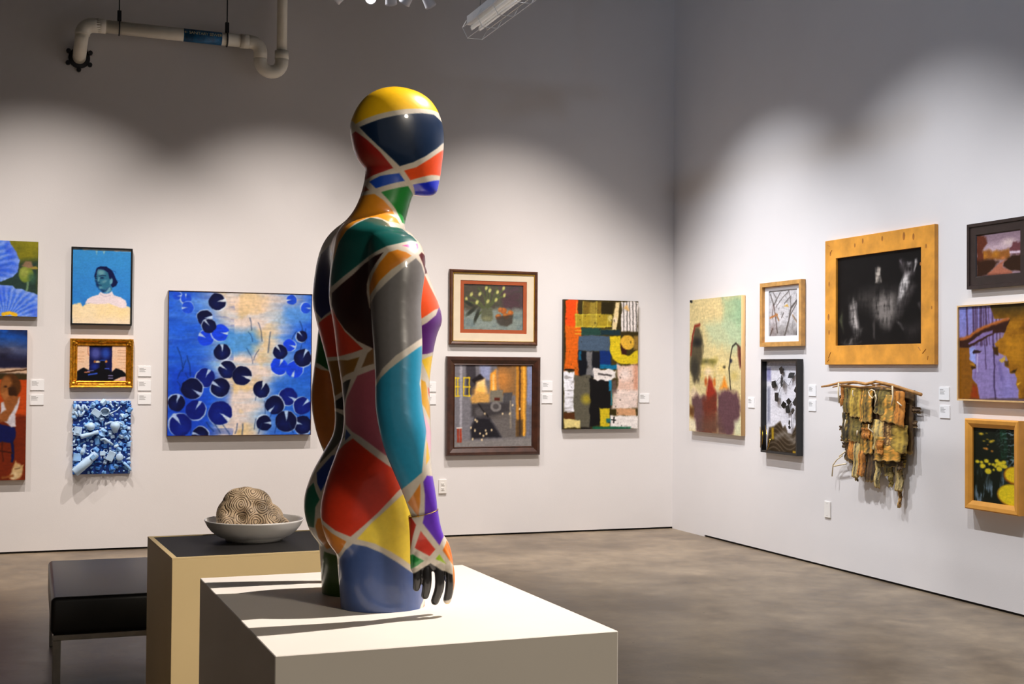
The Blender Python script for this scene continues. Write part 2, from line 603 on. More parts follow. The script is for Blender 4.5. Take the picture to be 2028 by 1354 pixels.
# half outlines of the trunk and neck: front middle -> side -> spine, figure faces +X
TRUNK = [
    (0.070, [(.070, 0), (.080, .06), (.060, .14), (.0, .165), (-.055, .14), (-.060, .085), (-.035, 0)]),
    (0.110, [(.088, 0), (.094, .06), (.075, .145), (.0, .176), (-.075, .148), (-.095, .085), (-.045, 0)]),
    (0.150, [(.100, 0), (.104, .07), (.082, .150), (.0, .182), (-.095, .150), (-.126, .088), (-.072, 0)]),
    (0.215, [(.114, 0), (.114, .07), (.085, .150), (.0, .184), (-.105, .150), (-.141, .088), (-.090, 0)]),
    (0.280, [(.126, 0), (.121, .07), (.085, .145), (.005, .176), (-.090, .142), (-.127, .082), (-.092, 0)]),
    (0.340, [(.128, 0), (.122, .06), (.090, .130), (.015, .160), (-.062, .130), (-.100, .066), (-.082, 0)]),
    (0.380, [(.127, 0), (.122, .06), (.090, .122), (.018, .150), (-.050, .120), (-.083, .052), (-.069, 0)]),
    (0.430, [(.124, 0), (.121, .055), (.090, .120), (.020, .147), (-.050, .118), (-.080, .048), (-.063, 0)]),
    (0.500, [(.116, 0), (.116, .060), (.090, .124), (.017, .152), (-.056, .126), (-.088, .052), (-.066, 0)]),
    (0.560, [(.112, 0), (.118, .072), (.093, .132), (.012, .163), (-.066, .140), (-.100, .062), (-.075, 0)]),
    (0.610, [(.108, 0), (.126, .084), (.093, .145), (.008, .174), (-.076, .152), (-.110, .078), (-.082, 0)]),
    (0.642, [(.108, 0), (.137, .088), (.095, .152), (.005, .182), (-.080, .160), (-.117, .088), (-.088, 0)]),
    (0.690, [(.106, 0), (.124, .092), (.085, .158), (.003, .192), (-.080, .168), (-.126, .092), (-.094, 0)]),
    (0.750, [(.094, 0), (.100, .090), (.068, .162), (.0, .205), (-.072, .180), (-.122, .095), (-.100, 0)]),
    (0.800, [(.082, 0), (.080, .085), (.056, .155), (-.005, .205), (-.068, .178), (-.112, .098), (-.104, 0)]),
    (0.832, [(.072, 0), (.068, .068), (.048, .145), (-.014, .196), (-.068, .158), (-.101, .083), (-.098, 0)]),
    (0.856, [(.068, 0), (.058, .045), (.028, .098), (-.026, .136), (-.068, .104), (-.085, .055), (-.083, 0)]),
    (0.880, [(.073, 0), (.062, .035), (.038, .055), (.0, .066), (-.035, .054), (-.056, .032), (-.062, 0)]),
    (0.910, [(.081, 0), (.070, .034), (.046, .052), (.018, .058), (-.012, .050), (-.036, .030), (-.043, 0)]),
    (0.950, [(.092, 0), (.080, .034), (.052, .052), (.027, .056), (.0, .049), (-.022, .030), (-.029, 0)]),
    (0.990, [(.092, 0), (.080, .034), (.055, .052), (.030, .055), (.006, .048), (-.015, .030), (-.023, 0)]),
    (1.030, [(.090, 0), (.080, .034), (.055, .050), (.030, .052), (.006, .046), (-.015, .030), (-.023, 0)]),
]
# head: height, front, back, half width
HEAD = [(.9385, .128, .108, .012), (.942, .143, .085, .032), (.950, .149, .065, .043), (.965, .152, .030, .053), (.985, .156, -.008, .061), (1.010, .159, -.036, .069),
        (1.035, .162, -.050, .0745), (1.065, .1638, -.0575, .078), (1.090, .1628, -.061, .079), (1.110, .159, -.057, .078), (1.133, .151, -.047, .0735),
        (1.153, .139, -.034, .066), (1.168, .124, -.019, .056), (1.180, .102, .001, .042), (1.187, .076, .022, .024), (1.1895, .060, .036, .010)]
# right arm: x, |y|, z, radius fore-aft, radius sideways
ARM = [(-.012, .165, .832, .020, .018), (-.008, .178, .826, .042, .032), (-.003, .188, .808, .056, .045), (.0, .200, .776, .0620, .054), (-.002, .210, .735, .0605, .053),
       (-.0075, .220, .674, .0560, .049), (-.0075, .230, .620, .0550, .046), (-.007, .240, .574, .0535, .044), (-.009, .252, .510, .0500, .041),
       (-.0095, .260, .456, .0510, .040), (-.002, .266, .403, .0510, .040), (.009, .268, .349, .0465, .037), (.033, .268, .273, .0370, .031),
       (.0445, .266, .232, .0320, .0265), (.0450, .2655, .226, .0300, .0245), (.0460, .265, .212, .0270, .022)]


def arm_piece(sgn, back):
    A = np.array(ARM)
    q = np.linspace(0, len(A) - 1, 90)
    C = hermite(np.arange(len(A)), A, q)
    th = np.linspace(0, 2 * PI, 40, endpoint=False)
    rr = []
    for x, y, z, a, b in C:
        w = np.clip((0.85 - z) / 0.35, 0, 1)
        rr.append(np.stack([x - back * w + a * np.cos(th), sgn * (y + b * np.sin(th)), np.full(40, z)], 1))
    return rings_mesh(rr)


def body_mesh():
    pcs = []
    tz = [t[0] for t in TRUNK]
    half = np.array([t[1] for t in TRUNK])
    zs = np.linspace(tz[0], tz[-1], 190)
    H = hermite(tz, half, zs)
    rr = []
    for z, h in zip(zs, H):
        mir = h[5:0:-1] * (1, -1)
        c = closed_curve(np.vstack([h, mir]), 72)
        rr.append(np.column_stack([c, np.full(72, z)]))
    pcs.append(rings_mesh(rr))
    # head
    hd = np.array(HEAD)
    zs = np.concatenate([np.linspace(.9385, .96, 14), np.linspace(.965, 1.16, 50), np.linspace(1.163, 1.1895, 16)])
    Hh = hermite(hd[:, 0], hd[:, 1:], zs)
    th = np.linspace(0, 2 * PI, 56, endpoint=False)
    rr = []
    for z, (f, b, w) in zip(zs, Hh):
        xc, a = (f + b) / 2, (f - b) / 2
        c, s = np.cos(th), np.sin(th)
        # wider behind, a little flatter across the face
        rr.append(np.column_stack([xc + a * c, w * s * (1 - 0.10 * c), np.full(56, z)]))
    pcs.append(rings_mesh(rr))
    # thighs
    for sg in (-1, 1):
        rr = []
        for z in np.linspace(-0.02, 0.17, 30):
            k = np.clip(z / 0.13, 0, 1)
            a, b = .0945 + .006 * k, .083 + .006 * k
            xc = 0.001 - .004 * k
            rr.append(np.column_stack([xc + a * np.cos(th), sg * (.1015 - .006 * k) + b * np.sin(th), np.full(56, z)]))
        pcs.append(rings_mesh(rr))
    pcs.append(arm_piece(-1, 0.0))
    pcs.append(arm_piece(1, 0.033))
    me = fuse(pcs, 'body', 0.0042, 15, 1)
    V = np.empty(len(me.vertices) * 3, np.float32)
    me.vertices.foreach_get('co', V)
    V = V.reshape(-1, 3)
    V[:, 2] = np.maximum(V[:, 2], 0.0)
    me.vertices.foreach_set('co', V.ravel())
    me.update()
    return me


# right hand in the figure's coordinates (|y| grows away from the body)
PALM = [(.0450, .266, .2235, .0325, .0270), (.0460, .2655, .214, .0325, .0262), (.0500, .265, .190, .0345, .0225), (.0560, .263, .165, .0390, .0190),
        (.0615, .261, .140, .0435, .0170), (.0655, .259, .118, .0465, .0150), (.0660, .257, .104, .0455, .0125), (.0660, .256, .098, .0420, .0085)]
FINGERS = [  # knuckle ... tip, radius
    [(.0305, .257, .122), (.0330, .262, .100), (.0335, .263, .080), (.0335, .258, .064)],
    [(.0520, .259, .122), (.0545, .265, .098), (.0545, .266, .070), (.0525, .259, .047)],
    [(.0760, .260, .122), (.0815, .267, .096), (.0815, .268, .064), (.0745, .260, .034)],
    [(.0990, .259, .122), (.1055, .264, .098), (.1065, .264, .066), (.1030, .256, .034)],
]
FRAD = [.0090, .0098, .0102, .0100]


def tube_piece(P, R, n=18):
    P = np.array(P, float)
    q = np.linspace(0, len(P) - 1, 26)
    C = hermite(np.arange(len(P)), P, q)
    Rr = hermite(np.arange(len(P)), np.array(R)[:, None], q)[:, 0]
    th = np.linspace(0, 2 * PI, n, endpoint=False)
    T = np.gradient(C, axis=0); T /= np.linalg.norm(T, axis=1)[:, None]
    rr = []
    # rounded ends
    cs = [(C[0] - T[0] * Rr[0] * .7, Rr[0] * .4, T[0])] + [(c, r_, t) for c, r_, t in zip(C, Rr, T)]
    cs += [(C[-1] + T[-1] * Rr[-1] * s, Rr[-1] * math.sqrt(1 - s * s), T[-1]) for s in (.35, .65, .85, .96)]
    for c, r_, t in cs:
        u = np.cross(t, (0, 1, 0)); u /= np.linalg.norm(u)
        v = np.cross(t, u)
        rr.append(c + r_ * (np.cos(th)[:, None] * u + np.sin(th)[:, None] * v))
    return rings_mesh(rr)


def hand_mesh(sgn, back):
    pcs = []
    A = np.array(PALM)
    C = hermite(np.arange(len(A)), A, np.linspace(0, len(A) - 1, 50))
    th = np.linspace(0, 2 * PI, 40, endpoint=False)
    rr = []
    for x, y, z, a, b in C:
        tilt = 0.24 * np.clip((z - .17) / .05, 0, 1)
        rr.append(np.column_stack([x + a * np.cos(th), -(y + b * np.sin(th)), z + tilt * a * np.cos(th)]))
    pcs.append(rings_mesh(rr))
    for P, r_ in zip(FINGERS, FRAD):
        pcs.append(tube_piece([(x, -y, z) for x, y, z in P], [r_ * 1.12, r_ * 1.05, r_, r_ * .88]))
    # knuckle bumps and tendons
    for P, r_ in zip(FINGERS, FRAD):
        x, y, z = P[0]
        pcs.append(tube_piece([(.050 + (x - .05) * .4, -.272, .180), (.050 + (x - .05) * .75, -.270, .150), (x, -.268, .122), (x, -.264, .108)], [.005, .0058, .0078, .0060], 12))
    # thumb leaves the front side of the palm near its base
    pcs.append(tube_piece([(.070, -.256, .178), (.094, -.246, .150), (.108, -.236, .118), (.1135, -.230, .090), (.1150, -.228, .074)], [.016, .0150, .0125, .0112, .0100]))
    me = fuse(pcs, 'hand', 0.0019, 4, 0)
    V = np.empty(len(me.vertices) * 3, np.float32)
    me.vertices.foreach_get('co', V)
    V = V.reshape(-1, 3)
    if sgn > 0:
        V = V * (1, -1, 1) + (-back, 0, 0)
        me.vertices.foreach_set('co', V.astype(np.float32).ravel())
        me.flip_normals()
        me.update()
    return me


# surface pattern: flat colour patches between off-white tape, laid out on the figure's
# side elevation (s runs fore-aft across the right flank, z up, metres)
SIDE = (0.9703, -0.2419)          # fore-aft axis of that elevation in the figure's own frame
PATTERN = [  # (regions: 0 trunk, 1 right arm, 2 left arm), colour, outline in mm
    ((0, 3), (250, 196, 22), [(-47,1092),(-24,1101),(3,1110),(37,1119),(71,1126),(102,1131),(127,1133),(145,1133),(164,1129),(170,1157),(142,1206),(107,1215),(72,1224),(36,1221),(-1,1210),(-39,1200),(-73,1155),(-69,1106),(-55,1103)]),
    ((0, 3), (5, 34, 66), [(-38,1083),(-17,1090),(10,1099),(44,1108),(78,1115),(106,1120),(134,1122),(150,1113),(169,1104),(169,1069),(157,1062),(142,1045),(114,1022),(86,1006),(55,995),(38,1010),(4,1040),(-20,1063)]),
    ((0, 3), (168, 38, 32), [(-47,1075),(-20,1053),(11,1024),(40,991),(18,983),(-6,975),(-23,967),(-37,987),(-47,1012),(-65,1034),(-65,1058),(-55,1072)]),
    ((0, 3), (236, 78, 24), [(65,986),(93,995),(124,1017),(142,1032),(168,1055),(168,1023),(168,991),(151,985),(129,982),(80,966)]),
    ((0, 3), (26, 76, 190), [(-15,961),(11,973),(54,980),(67,964),(39,956),(1,944)]),
    ((0, 3), (16, 40, 205), [(86,957),(115,963),(151,975),(166,979),(164,925),(136,918),(93,928),(91,945)]),
    ((0, 3), (30, 138, 52), [(13,935),(46,945),(75,953),(86,938),(95,921),(81,865),(70,866),(62,867),(46,898),(29,918)]),
    ((0, 3), (232, 150, 36), [(-33,929),(-2,931),(19,916),(39,894),(56,860),(51,863),(29,863),(5,875),(-18,872),(-44,857),(-64,837),(-80,810),(-92,768),(-102,813),(-92,840),(-73,871),(-53,904)]),
    ((0, 3), (150, 70, 25), [(-25,954),(-15,941),(-33,937)]),
    ((3,), (10, 18, 88), [(-105,814),(-100,781),(-101,746),(-103,699),(-97,666),(-114,655),(-123,647),(-138,666),(-152,701),(-150,753),(-133,791)]),
    ((0, 1), (16, 92, 86), [(-37,856),(-11,872),(16,865),(36,848),(59,843),(78,824),(91,809),(67,806),(48,800),(25,794),(3,783),(-16,773),(-38,755),(-68,733),(-95,712),(-98,732),(-91,769),(-79,812),(-62,839)]),
    ((0, 1), (232, 70, 160), [(59,796),(77,801),(92,803),(93,793),(87,783),(77,791)]),
    ((0, 1), (84, 22, 26), [(95,777),(101,784),(115,773),(117,746),(109,742),(103,760)]),
    ((0, 1), (46, 14, 14), [(18,780),(0,754),(-12,734),(-17,715),(-17,696),(-11,664),(5,642),(5,606),(5,570),(-8,578),(-37,592),(-64,617),(-84,645),(-94,672),(-94,697),(-71,717),(-48,735),(-22,759),(0,773)]),
    ((0, 1), (226, 138, 30), [(78,774),(60,760),(35,742),(10,718),(-10,688),(-11,709),(-4,732),(10,757),(29,780),(48,786),(67,781)]),
    ((1,), (120, 117, 116), [(88,769),(100,757),(108,734),(113,708),(106,668),(105,633),(103,598),(97,594),(74,578),(46,559),(18,531),(0,499),(-13,546),(-16,578),(-17,610),(-15,662),(-8,671),(4,693),(29,718),(61,747)]),
    ((0,), (240, 84, 30), [(100,763),(124,715),(142,685),(148,669),(136,665),(117,651),(100,640),(83,632),(81,671),(83,721)]),
    ((0,), (96, 30, 128), [(80,613),(100,624),(117,634),(138,652),(146,672),(165,639),(158,605),(152,572),(134,570),(119,565),(102,563),(85,561)]),
    ((0, 3), (250, 205, 40), [(106,551),(122,558),(146,565),(143,521),(129,498),(120,521)]),
    ((0, 3), (24, 66, 190), [(85,561),(100,540),(106,522),(98,526),(85,531)]),
    ((0, 3), (230, 172, 50), [(82,517),(95,513),(116,502),(120,488),(122,465),(131,438),(128,416),(115,444),(101,463),(83,473)]),
    ((0, 3), (222, 60, 36), [(122,490),(133,478),(127,467),(124,475)]),
    ((0, 1), (236, 180, 200), [(105,441),(121,415),(132,389),(139,367),(130,341),(113,380),(109,415)]),
    ((0, 1), (240, 184, 50), [(113,378),(125,347),(119,339),(112,329)]),
    ((0, 3), (212, 52, 26), [(-131,636),(-118,646),(-93,662),(-81,639),(-64,612),(-40,589),(-24,574),(-47,566),(-74,559),(-109,557),(-122,589)]),
    ((2,), (20, 92, 34), [(-144,665),(-126,650),(-120,609),(-115,568),(-110,526),(-132,541),(-151,548),(-165,551),(-164,587),(-163,622),(-162,657)]),
    ((0, 3), (140, 96, 28), [(-109,547),(-78,550),(-58,549),(-32,556),(-44,525),(-62,517),(-70,511),(-70,479),(-89,467),(-96,482),(-100,503),(-106,536)]),
    ((0, 3), (134, 98, 58), [(-14,565),(-27,533),(-7,540),(0,542),(-1,576)]),
    ((0, 3), (12, 12, 14), [(-51,507),(-60,476),(-66,454),(-67,435),(-93,440),(-88,455),(-72,466),(-69,498),(-60,504)]),
    ((0,), (178, 92, 108), [(2,530),(-6,527),(-36,515),(-46,494),(-60,464),(-64,439),(-62,405),(-47,390),(-27,379),(-5,364),(24,343),(53,326),(52,359),(52,392),(52,426),(37,456),(22,485)]),
    ((0, 3), (70, 70, 58), [(-89,432),(-66,422),(-64,377),(-93,342),(-123,310),(-121,324),(-92,374),(-88,399)]),
    ((0,), (22, 60, 130), [(-61,394),(-50,382),(-62,369),(-63,377)]),
    ((2,), (176, 98, 30), [(-161,545),(-146,536),(-129,528),(-99,522),(-60,501),(-59,458),(-59,415),(-59,372),(-106,337),(-119,329),(-138,354),(-154,390),(-161,434),(-160,471),(-161,508)]),
    ((2,), (92, 30, 26), [(-141,351),(-123,325),(-102,301),(-151,301)]),
    ((0, 3), (14, 52, 140), [(-94,330),(-130,288),(-128,264),(-119,246),(-104,275),(-89,306),(-75,335)]),
    ((3,), (24, 108, 84), [(-137,265),(-131,245),(-122,227),(-132,209),(-135,160),(-151,160),(-160,202),(-154,245)]),
    ((0,), (216, 56, 28), [(-45,375),(-64,361),(-85,337),(-110,285),(-128,250),(-126,221),(-108,196),(-80,177),(-47,165),(-23,186),(12,218),(34,241),(55,263),(84,287),(84,297),(37,316),(11,334),(-18,355)]),
    ((0,), (255, 226, 78), [(84,270),(60,251),(27,221),(-2,195),(-33,160),(6,151),(42,132),(63,118),(82,103),(116,75),(116,107),(115,141),(115,174),(114,206),(114,238),(114,270)]),
    ((0, 3), (222, 134, 40), [(-127,182),(-108,186),(-88,170),(-56,154),(-69,129),(-74,123),(-105,110),(-125,134),(-132,163)]),
    ((3,), (60, 96, 20), [(-111,103),(-77,96),(-65,83),(-68,55),(-68,21),(-67,-12),(-103,-10),(-133,-11),(-130,45),(-117,67)]),
    ((0,), (66, 90, 146), [(-42,149),(-12,144),(20,131),(56,108),(84,86),(112,64),(131,40),(121,27),(109,7),(100,-20),(58,-28),(24,-28),(-10,-28),(-43,-25),(-76,-22),(-76,15),(-76,51),(-74,80),(-71,112),(-58,134)]),
    ((0,), (238, 112, 92), [(117,11),(128,24),(135,-6),(110,-21)]),
    ((1,), (42, 150, 188), [(102,581),(95,577),(62,553),(34,531),(15,512),(0,486),(-13,452),(-9,420),(-6,389),(15,345),(27,316),(38,288),(49,260),(52,260),(64,279),(103,313),(107,358),(113,405),(107,452),(97,499),(104,547)]),
    ((1,), (224, 138, 44), [(100,290),(74,248),(97,217),(100,249)]),
    ((1,), (104, 52, 196), [(114,306),(106,293),(110,265),(110,226),(106,205),(124,181),(143,155),(151,171),(158,177),(148,223),(135,265),(127,303)]),
    ((1,), (190, 42, 24), [(70,234),(92,201),(86,178),(81,148),(69,144),(67,177),(64,211)]),
    ((1,), (208, 48, 26), [(102,188),(134,147),(122,133),(90,151)]),
    ((1,), (40, 146, 66), [(86,137),(110,123),(83,105),(75,102),(75,131)]),
    ((1,), (164, 206, 40), [(143,136),(158,114),(135,126)]),
    ((1,), (246, 128, 34), [(160,162),(169,148),(185,125),(186,92),(187,57),(175,57),(173,111),(150,144)]),
    ((1,), (24, 22, 22), [(66,83),(82,93),(101,103),(124,117),(149,101),(172,91),(174,69),(174,40),(164,35),(151,33),(149,15),(120,11),(81,34),(66,53)]),
    ((1,), (250, 180, 40), [(150,27),(166,28),(167,10),(150,10)]),
]



def paint_figure(V, N, part):
    """V, N: vertices and normals in the figure frame"""
    V = np.asarray(V, float); N = np.asarray(N, float)
    near = (N[:, 0] * -0.2419 + N[:, 1] * -0.9703) > 0.0
    base = np.array((214, 204, 188)) / 255.0
    out = np.tile(base, (len(V), 1))
    for side in (True, False):
        sel = np.nonzero(near == side)[0]
        if not len(sel):
            continue
        P = V[sel].copy()
        if not side:
            P[:, 1] *= -1
        s = P[:, 0] * SIDE[0] + P[:, 1] * SIDE[1]
        z = P[:, 2]
        yy = P[:, 1]
        arm_y = np.interp(z, (.20, .40, .50, .60, .68, .74, .80, .85), (.21, .20, .185, .183, .193, .190, .165, .155))
        is_arm = (np.abs(yy) > arm_y) & (z < 0.87) & (z > 0.2)
        lay = np.where(is_arm, np.where(yy < 0, 1, 2), np.where(yy <= 0.0, 0, 3))
        if part == 'hand':
            lay[:] = np.where(yy < 0, 1, 2)
        c = np.tile(base, (len(sel), 1))
        for li, (layers, colr, pts) in enumerate(PATTERN):
            q = np.asarray(pts, float) / 1000.0
            m = np.isin(lay, layers) & (s > q[:, 0].min() - .004) & (s < q[:, 0].max() + .004) & (z > q[:, 1].min() - .004) & (z < q[:, 1].max() + .004)
            k = np.nonzero(m)[0]
            if not len(k):
                continue
            x, y = s[k], z[k]
            d = np.full(len(k), 1e9); ins = np.zeros(len(k), bool)
            for a, b in zip(q, np.roll(q, -1, 0)):
                ex, ey = b - a
                t = np.clip(((x - a[0]) * ex + (y - a[1]) * ey) / (ex * ex + ey * ey + 1e-12), 0, 1)
                d = np.minimum(d, (x - a[0] - ex * t) ** 2 + (y - a[1] - ey * t) ** 2)
                if ey != 0:
                    ins ^= ((a[1] > y) != (b[1] > y)) & (x < ex * (y - a[1]) / ey + a[0])
            d = np.sqrt(d)
            al = np.clip(0.5 - np.where(ins, -d, d) / 0.0024, 0, 1)[:, None]
            cc = np.array(colr if side else PATTERN[(li * 7 + 3) % len(PATTERN)][1]) / 255.0
            c[k] = c[k] * (1 - al) + cc * al
        out[sel] = c
    return s2l(out)


def finish_part(me, part):
    n = len(me.vertices)
    V = np.empty(n * 3, np.float32); me.vertices.foreach_get('co', V)
    N = np.empty(n * 3, np.float32); me.vertices.foreach_get('normal', N)
    set_col(me, paint_figure(V.reshape(-1, 3), N.reshape(-1, 3), part))


FIG_O = (0.7396, 2.9662, 0.97)
M_FIG = col_mat('glossy_painted_mannequin', 0.32, coat=0.55, bscale=90, crough=0.06)
M_GOLD = mat('gold_edge', (214, 170, 60), 0.25, metal=1.0, var=0.1)
fig = empty('mannequin', FIG_O)
tag(fig, 'glossy multicoloured half-body mannequin standing on the white plinth', 'mannequin')
_b = body_mesh(); finish_part(_b, 'body'); link('body', _b, M_FIG, fig)
for sg, bk in ((-1, 0.0), (1, 0.033)):
    _h = hand_mesh(sg, bk); finish_part(_h, 'hand'); _ho = link('hand', _h, M_FIG, fig)
    th = np.linspace(0, 2 * PI, 41)
    ring = [(.0450 - (bk if sg > 0 else 0) + .0322 * math.cos(t), sg * (.266 + .0268 * math.sin(t)), .2240 + .24 * .0322 * math.cos(t)) for t in th]
    MB().tube(ring, 0.0007, 6, cap=False).build('wrist_seam_glint', M_GOLD, _ho, sm=True)  # thin gold band standing in for light caught on the wrist seam

# ------------------------------------------------------------------ plinths, bowl, carved stone, bench
PZ = 0.97
pl = empty('plinth', (0.763, 2.916, 0), math.radians(1.45))
tag(pl, 'large white plinth carrying the multicoloured mannequin', 'plinth')
MB().box(-0.351, 0.351, -0.478, 0.478, 0.0, PZ, 0.0015, 1).build('plinth_body', M_PLINTH, pl)

P2Z = 0.86
a2 = math.radians(3.0)
p2w, p2d = 0.74, 0.61
pc = Vector((0.444, 4.542, 0)) + Matrix.Rotation(a2, 3, 'Z') @ Vector((p2w / 2, p2d / 2, 0))
pl2 = empty('plinth', pc, a2)
tag(pl2, 'cream plinth with a black inset top beneath the white bowl', 'plinth')
_t = 0.018
_m = MB()
_m.box(-p2w / 2, p2w / 2, -p2d / 2, p2d / 2, 0, P2Z - 0.006, 0.001, 1)
for b in ((-p2w / 2, p2w / 2, -p2d / 2, -p2d / 2 + _t), (-p2w / 2, p2w / 2, p2d / 2 - _t, p2d / 2), (-p2w / 2, -p2w / 2 + _t, -p2d / 2 + _t, p2d / 2 - _t), (p2w / 2 - _t, p2w / 2, -p2d / 2 + _t, p2d / 2 - _t)):
    _m.box(b[0], b[1], b[2], b[3], P2Z - 0.006, P2Z)
_m.build('plinth_body', M_PLINTH2, pl2)
M_SLATE = mat('matte_black_top', (22, 20, 19), 0.6, var=0.15, scale=8)
tp = MB().box(-p2w / 2 + _t + 0.001, p2w / 2 - _t - 0.001, -p2d / 2 + _t + 0.001, p2d / 2 - _t - 0.001, P2Z - 0.0058, P2Z - 0.002).build('top_panel', M_SLATE, pl2)
tag(tp, 'matte black inset panel')

# bowl
M_BOWL = mat('white_glazed_ceramic', (250, 246, 240), 0.3, var=0.03, coat=0.2)
BX, BY, BZ = 0.782, 4.955, P2Z - 0.0015
prof = [(0.0, 0.004), (0.088, 0.004), (0.092, 0.0), (0.103, 0.0), (0.106, 0.006), (0.135, 0.018), (0.158, 0.036), (0.172, 0.054), (0.181, 0.072), (0.1835, 0.0765), (0.1815, 0.0785), (0.176, 0.074),
        (0.165, 0.054), (0.150, 0.038), (0.125, 0.022), (0.09, 0.014), (0.0, 0.012)]
tag(MB().lathe(prof, 72).build('bowl', M_BOWL, None, (BX, BY, BZ), sm=True), 'shallow white ceramic bowl on the black topped plinth', 'bowl')


def ellipsoid_piece(c, r_):
    th = np.linspace(0, 2 * PI, 36, endpoint=False)
    rr = []
    for a in np.linspace(-PI / 2 + .08, PI / 2 - .08, 22):
        rr.append(np.column_stack([c[0] + r_[0] * math.cos(a) * np.cos(th), c[1] + r_[1] * math.cos(a) * np.sin(th), np.full(36, c[2] + r_[2] * math.sin(a))]))
    return rings_mesh(rr)


def carved_stone():
    """a lumpy skull-like stone cut all over with concentric swirls"""
    E = [((-.040, .005, .080), (.092, .085, .078)), ((-.046, .010, .118), (.064, .066, .062)), ((.006, .0, .110), (.070, .066, .068)), ((-.022, .0, .135), (.052, .056, .050)), ((.045, -.010, .065), (.072, .066, .062)),
         ((.062, -.035, .092), (.034, .032, .024)), ((.108, -.010, .038), (.032, .044, .032)), ((.045, -.068, .045), (.052, .028, .040)), ((-.095, -.020, .060), (.036, .060, .054)),
         ((-.02, -.068, .088), (.030, .020, .034)), ((.128, -.012, .030), (.014, .022, .018)), ((.085, -.045, .060), (.026, .024, .022))]
    me = fuse([ellipsoid_piece(c, r_) for c, r_ in E], 'carved_stone', 0.0040, 3, 1)
    n = len(me.vertices)
    P = np.empty(n * 3, np.float32); me.vertices.foreach_get('co', P); P = P.reshape(-1, 3).astype(float)
    N = np.empty(n * 3, np.float32); me.vertices.foreach_get('normal', N); N = N.reshape(-1, 3)
    # hollows
    for c, r_, a in (((-.050, -.080, .090), .030, .030), ((.020, -.095, .052), .024, .024), ((.012, -.070, .122), .018, .014), ((.075, -.040, .110), .02, .012), ((-.10, -.05, .10), .03, .012), ((.090, -.070, .030), .018, .014), ((-.01, -.09, .03), .016, .010)):
        P -= N * (a * np.exp(-((P - np.array(c)) ** 2).sum(1) / (r_ * r_)))[:, None]
    rs = np.random.RandomState(4)
    S = P[rs.choice(n, 900)]
    keep = []
    for q in S:
        if all(np.linalg.norm(q - k) > .046 for k in keep):
            keep.append(q)
    S = np.array(keep)
    warp = (vn3(P * 40, 3)[:, None] - .5) * .010 + (vn3(P * 40 + 5, 9)[:, None] - .5) * np.array((0, .010, -.010))
    dm = np.min(np.linalg.norm((P + warp)[:, None, :] - S[None], axis=2), axis=1)
    w = np.sin(2 * PI * dm / .0078)
    groove = np.clip((w - .2) * 1.5, 0, 1)
    P -= N * (groove * .0024)[:, None]
    P[:, 2] = np.maximum(P[:, 2], 0.004)
    me.vertices.foreach_set('co', P.astype(np.float32).ravel())
    me.update()
    light = s2l(np.array((236, 208, 170)) / 255.); dark = s2l(np.array((58, 34, 16)) / 255.)
    mott = (0.22 + 1.25 * vn3(P * 18, 11))[:, None]
    set_col(me, (light * (1 - groove[:, None]) + dark * groove[:, None]) * np.clip(mott, 0, 1.05))
    return me


def vn3(p, seed):
    """smooth value noise on points, 0..1"""
    rs = np.random.RandomState(seed)
    G = rs.rand(16, 16, 16)
    q = p + 8.0
    i = np.floor(q).astype(int); t = q - i; t = t * t * (3 - 2 * t)
    out = 0
    for a in (0, 1):
        for b in (0, 1):
            for c in (0, 1):
                w = (t[:, 0] if a else 1 - t[:, 0]) * (t[:, 1] if b else 1 - t[:, 1]) * (t[:, 2] if c else 1 - t[:, 2])
                out = out + w * G[(i[:, 0] + a) % 16, (i[:, 1] + b) % 16, (i[:, 2] + c) % 16]
    return out


M_STONE = col_mat('carved_brown_stone', 0.5, coat=0.05, bscale=120)
st = link('carved_stone', carved_stone(), M_STONE, None, (BX - 0.008, BY + 0.005, BZ + 0.0135))
st.rotation_euler = (0, 0, math.radians(-6))
tag(st, 'lumpy brown stone carved with swirls resting in the white bowl', 'sculpture')

# bench
M_LEATHER = mat('black_leather', (19, 18, 18), 0.38, var=0.15, scale=5, bump=0.2, bscale=150)
bx0, bx1, by0, by1 = 0.085, 1.22, 6.30, 7.52
bn = empty('bench', ((bx0 + bx1) / 2, (by0 + by1) / 2, 0))
tag(bn, 'black leather bench on slim steel legs behind the cream plinth', 'bench')
hw, hd = (bx1 - bx0) / 2, (by1 - by0) / 2
MB().box(-hw, hw, -hd, hd, 0.285, 0.455, 0.022, 4).build('cushion', M_LEATHER, bn, sm=True)
for nm, b in (('rail', (-hw + .01, hw - .01, -hd + .012, -hd + .042)), ('rail', (-hw + .01, hw - .01, hd - .042, hd - .012)), ('rail', (-hw + .01, -hw + .04, -hd + .043, hd - .043)), ('rail', (hw - .04, hw - .01, -hd + .043, hd - .043))):
    MB().box(b[0], b[1], b[2], b[3], 0.258, 0.284, 0.002, 1).build(nm, M_LIGHTSTEEL, bn)
for sx in (-1, 1):
    for sy in (-1, 1):
        MB().box(sx * (hw - .028) - .018, sx * (hw - .028) + .018, sy * (hd - .028) - .015, sy * (hd - .028) + .015, 0.0, 0.258, 0.002, 1).build('leg', M_LIGHTSTEEL, bn)

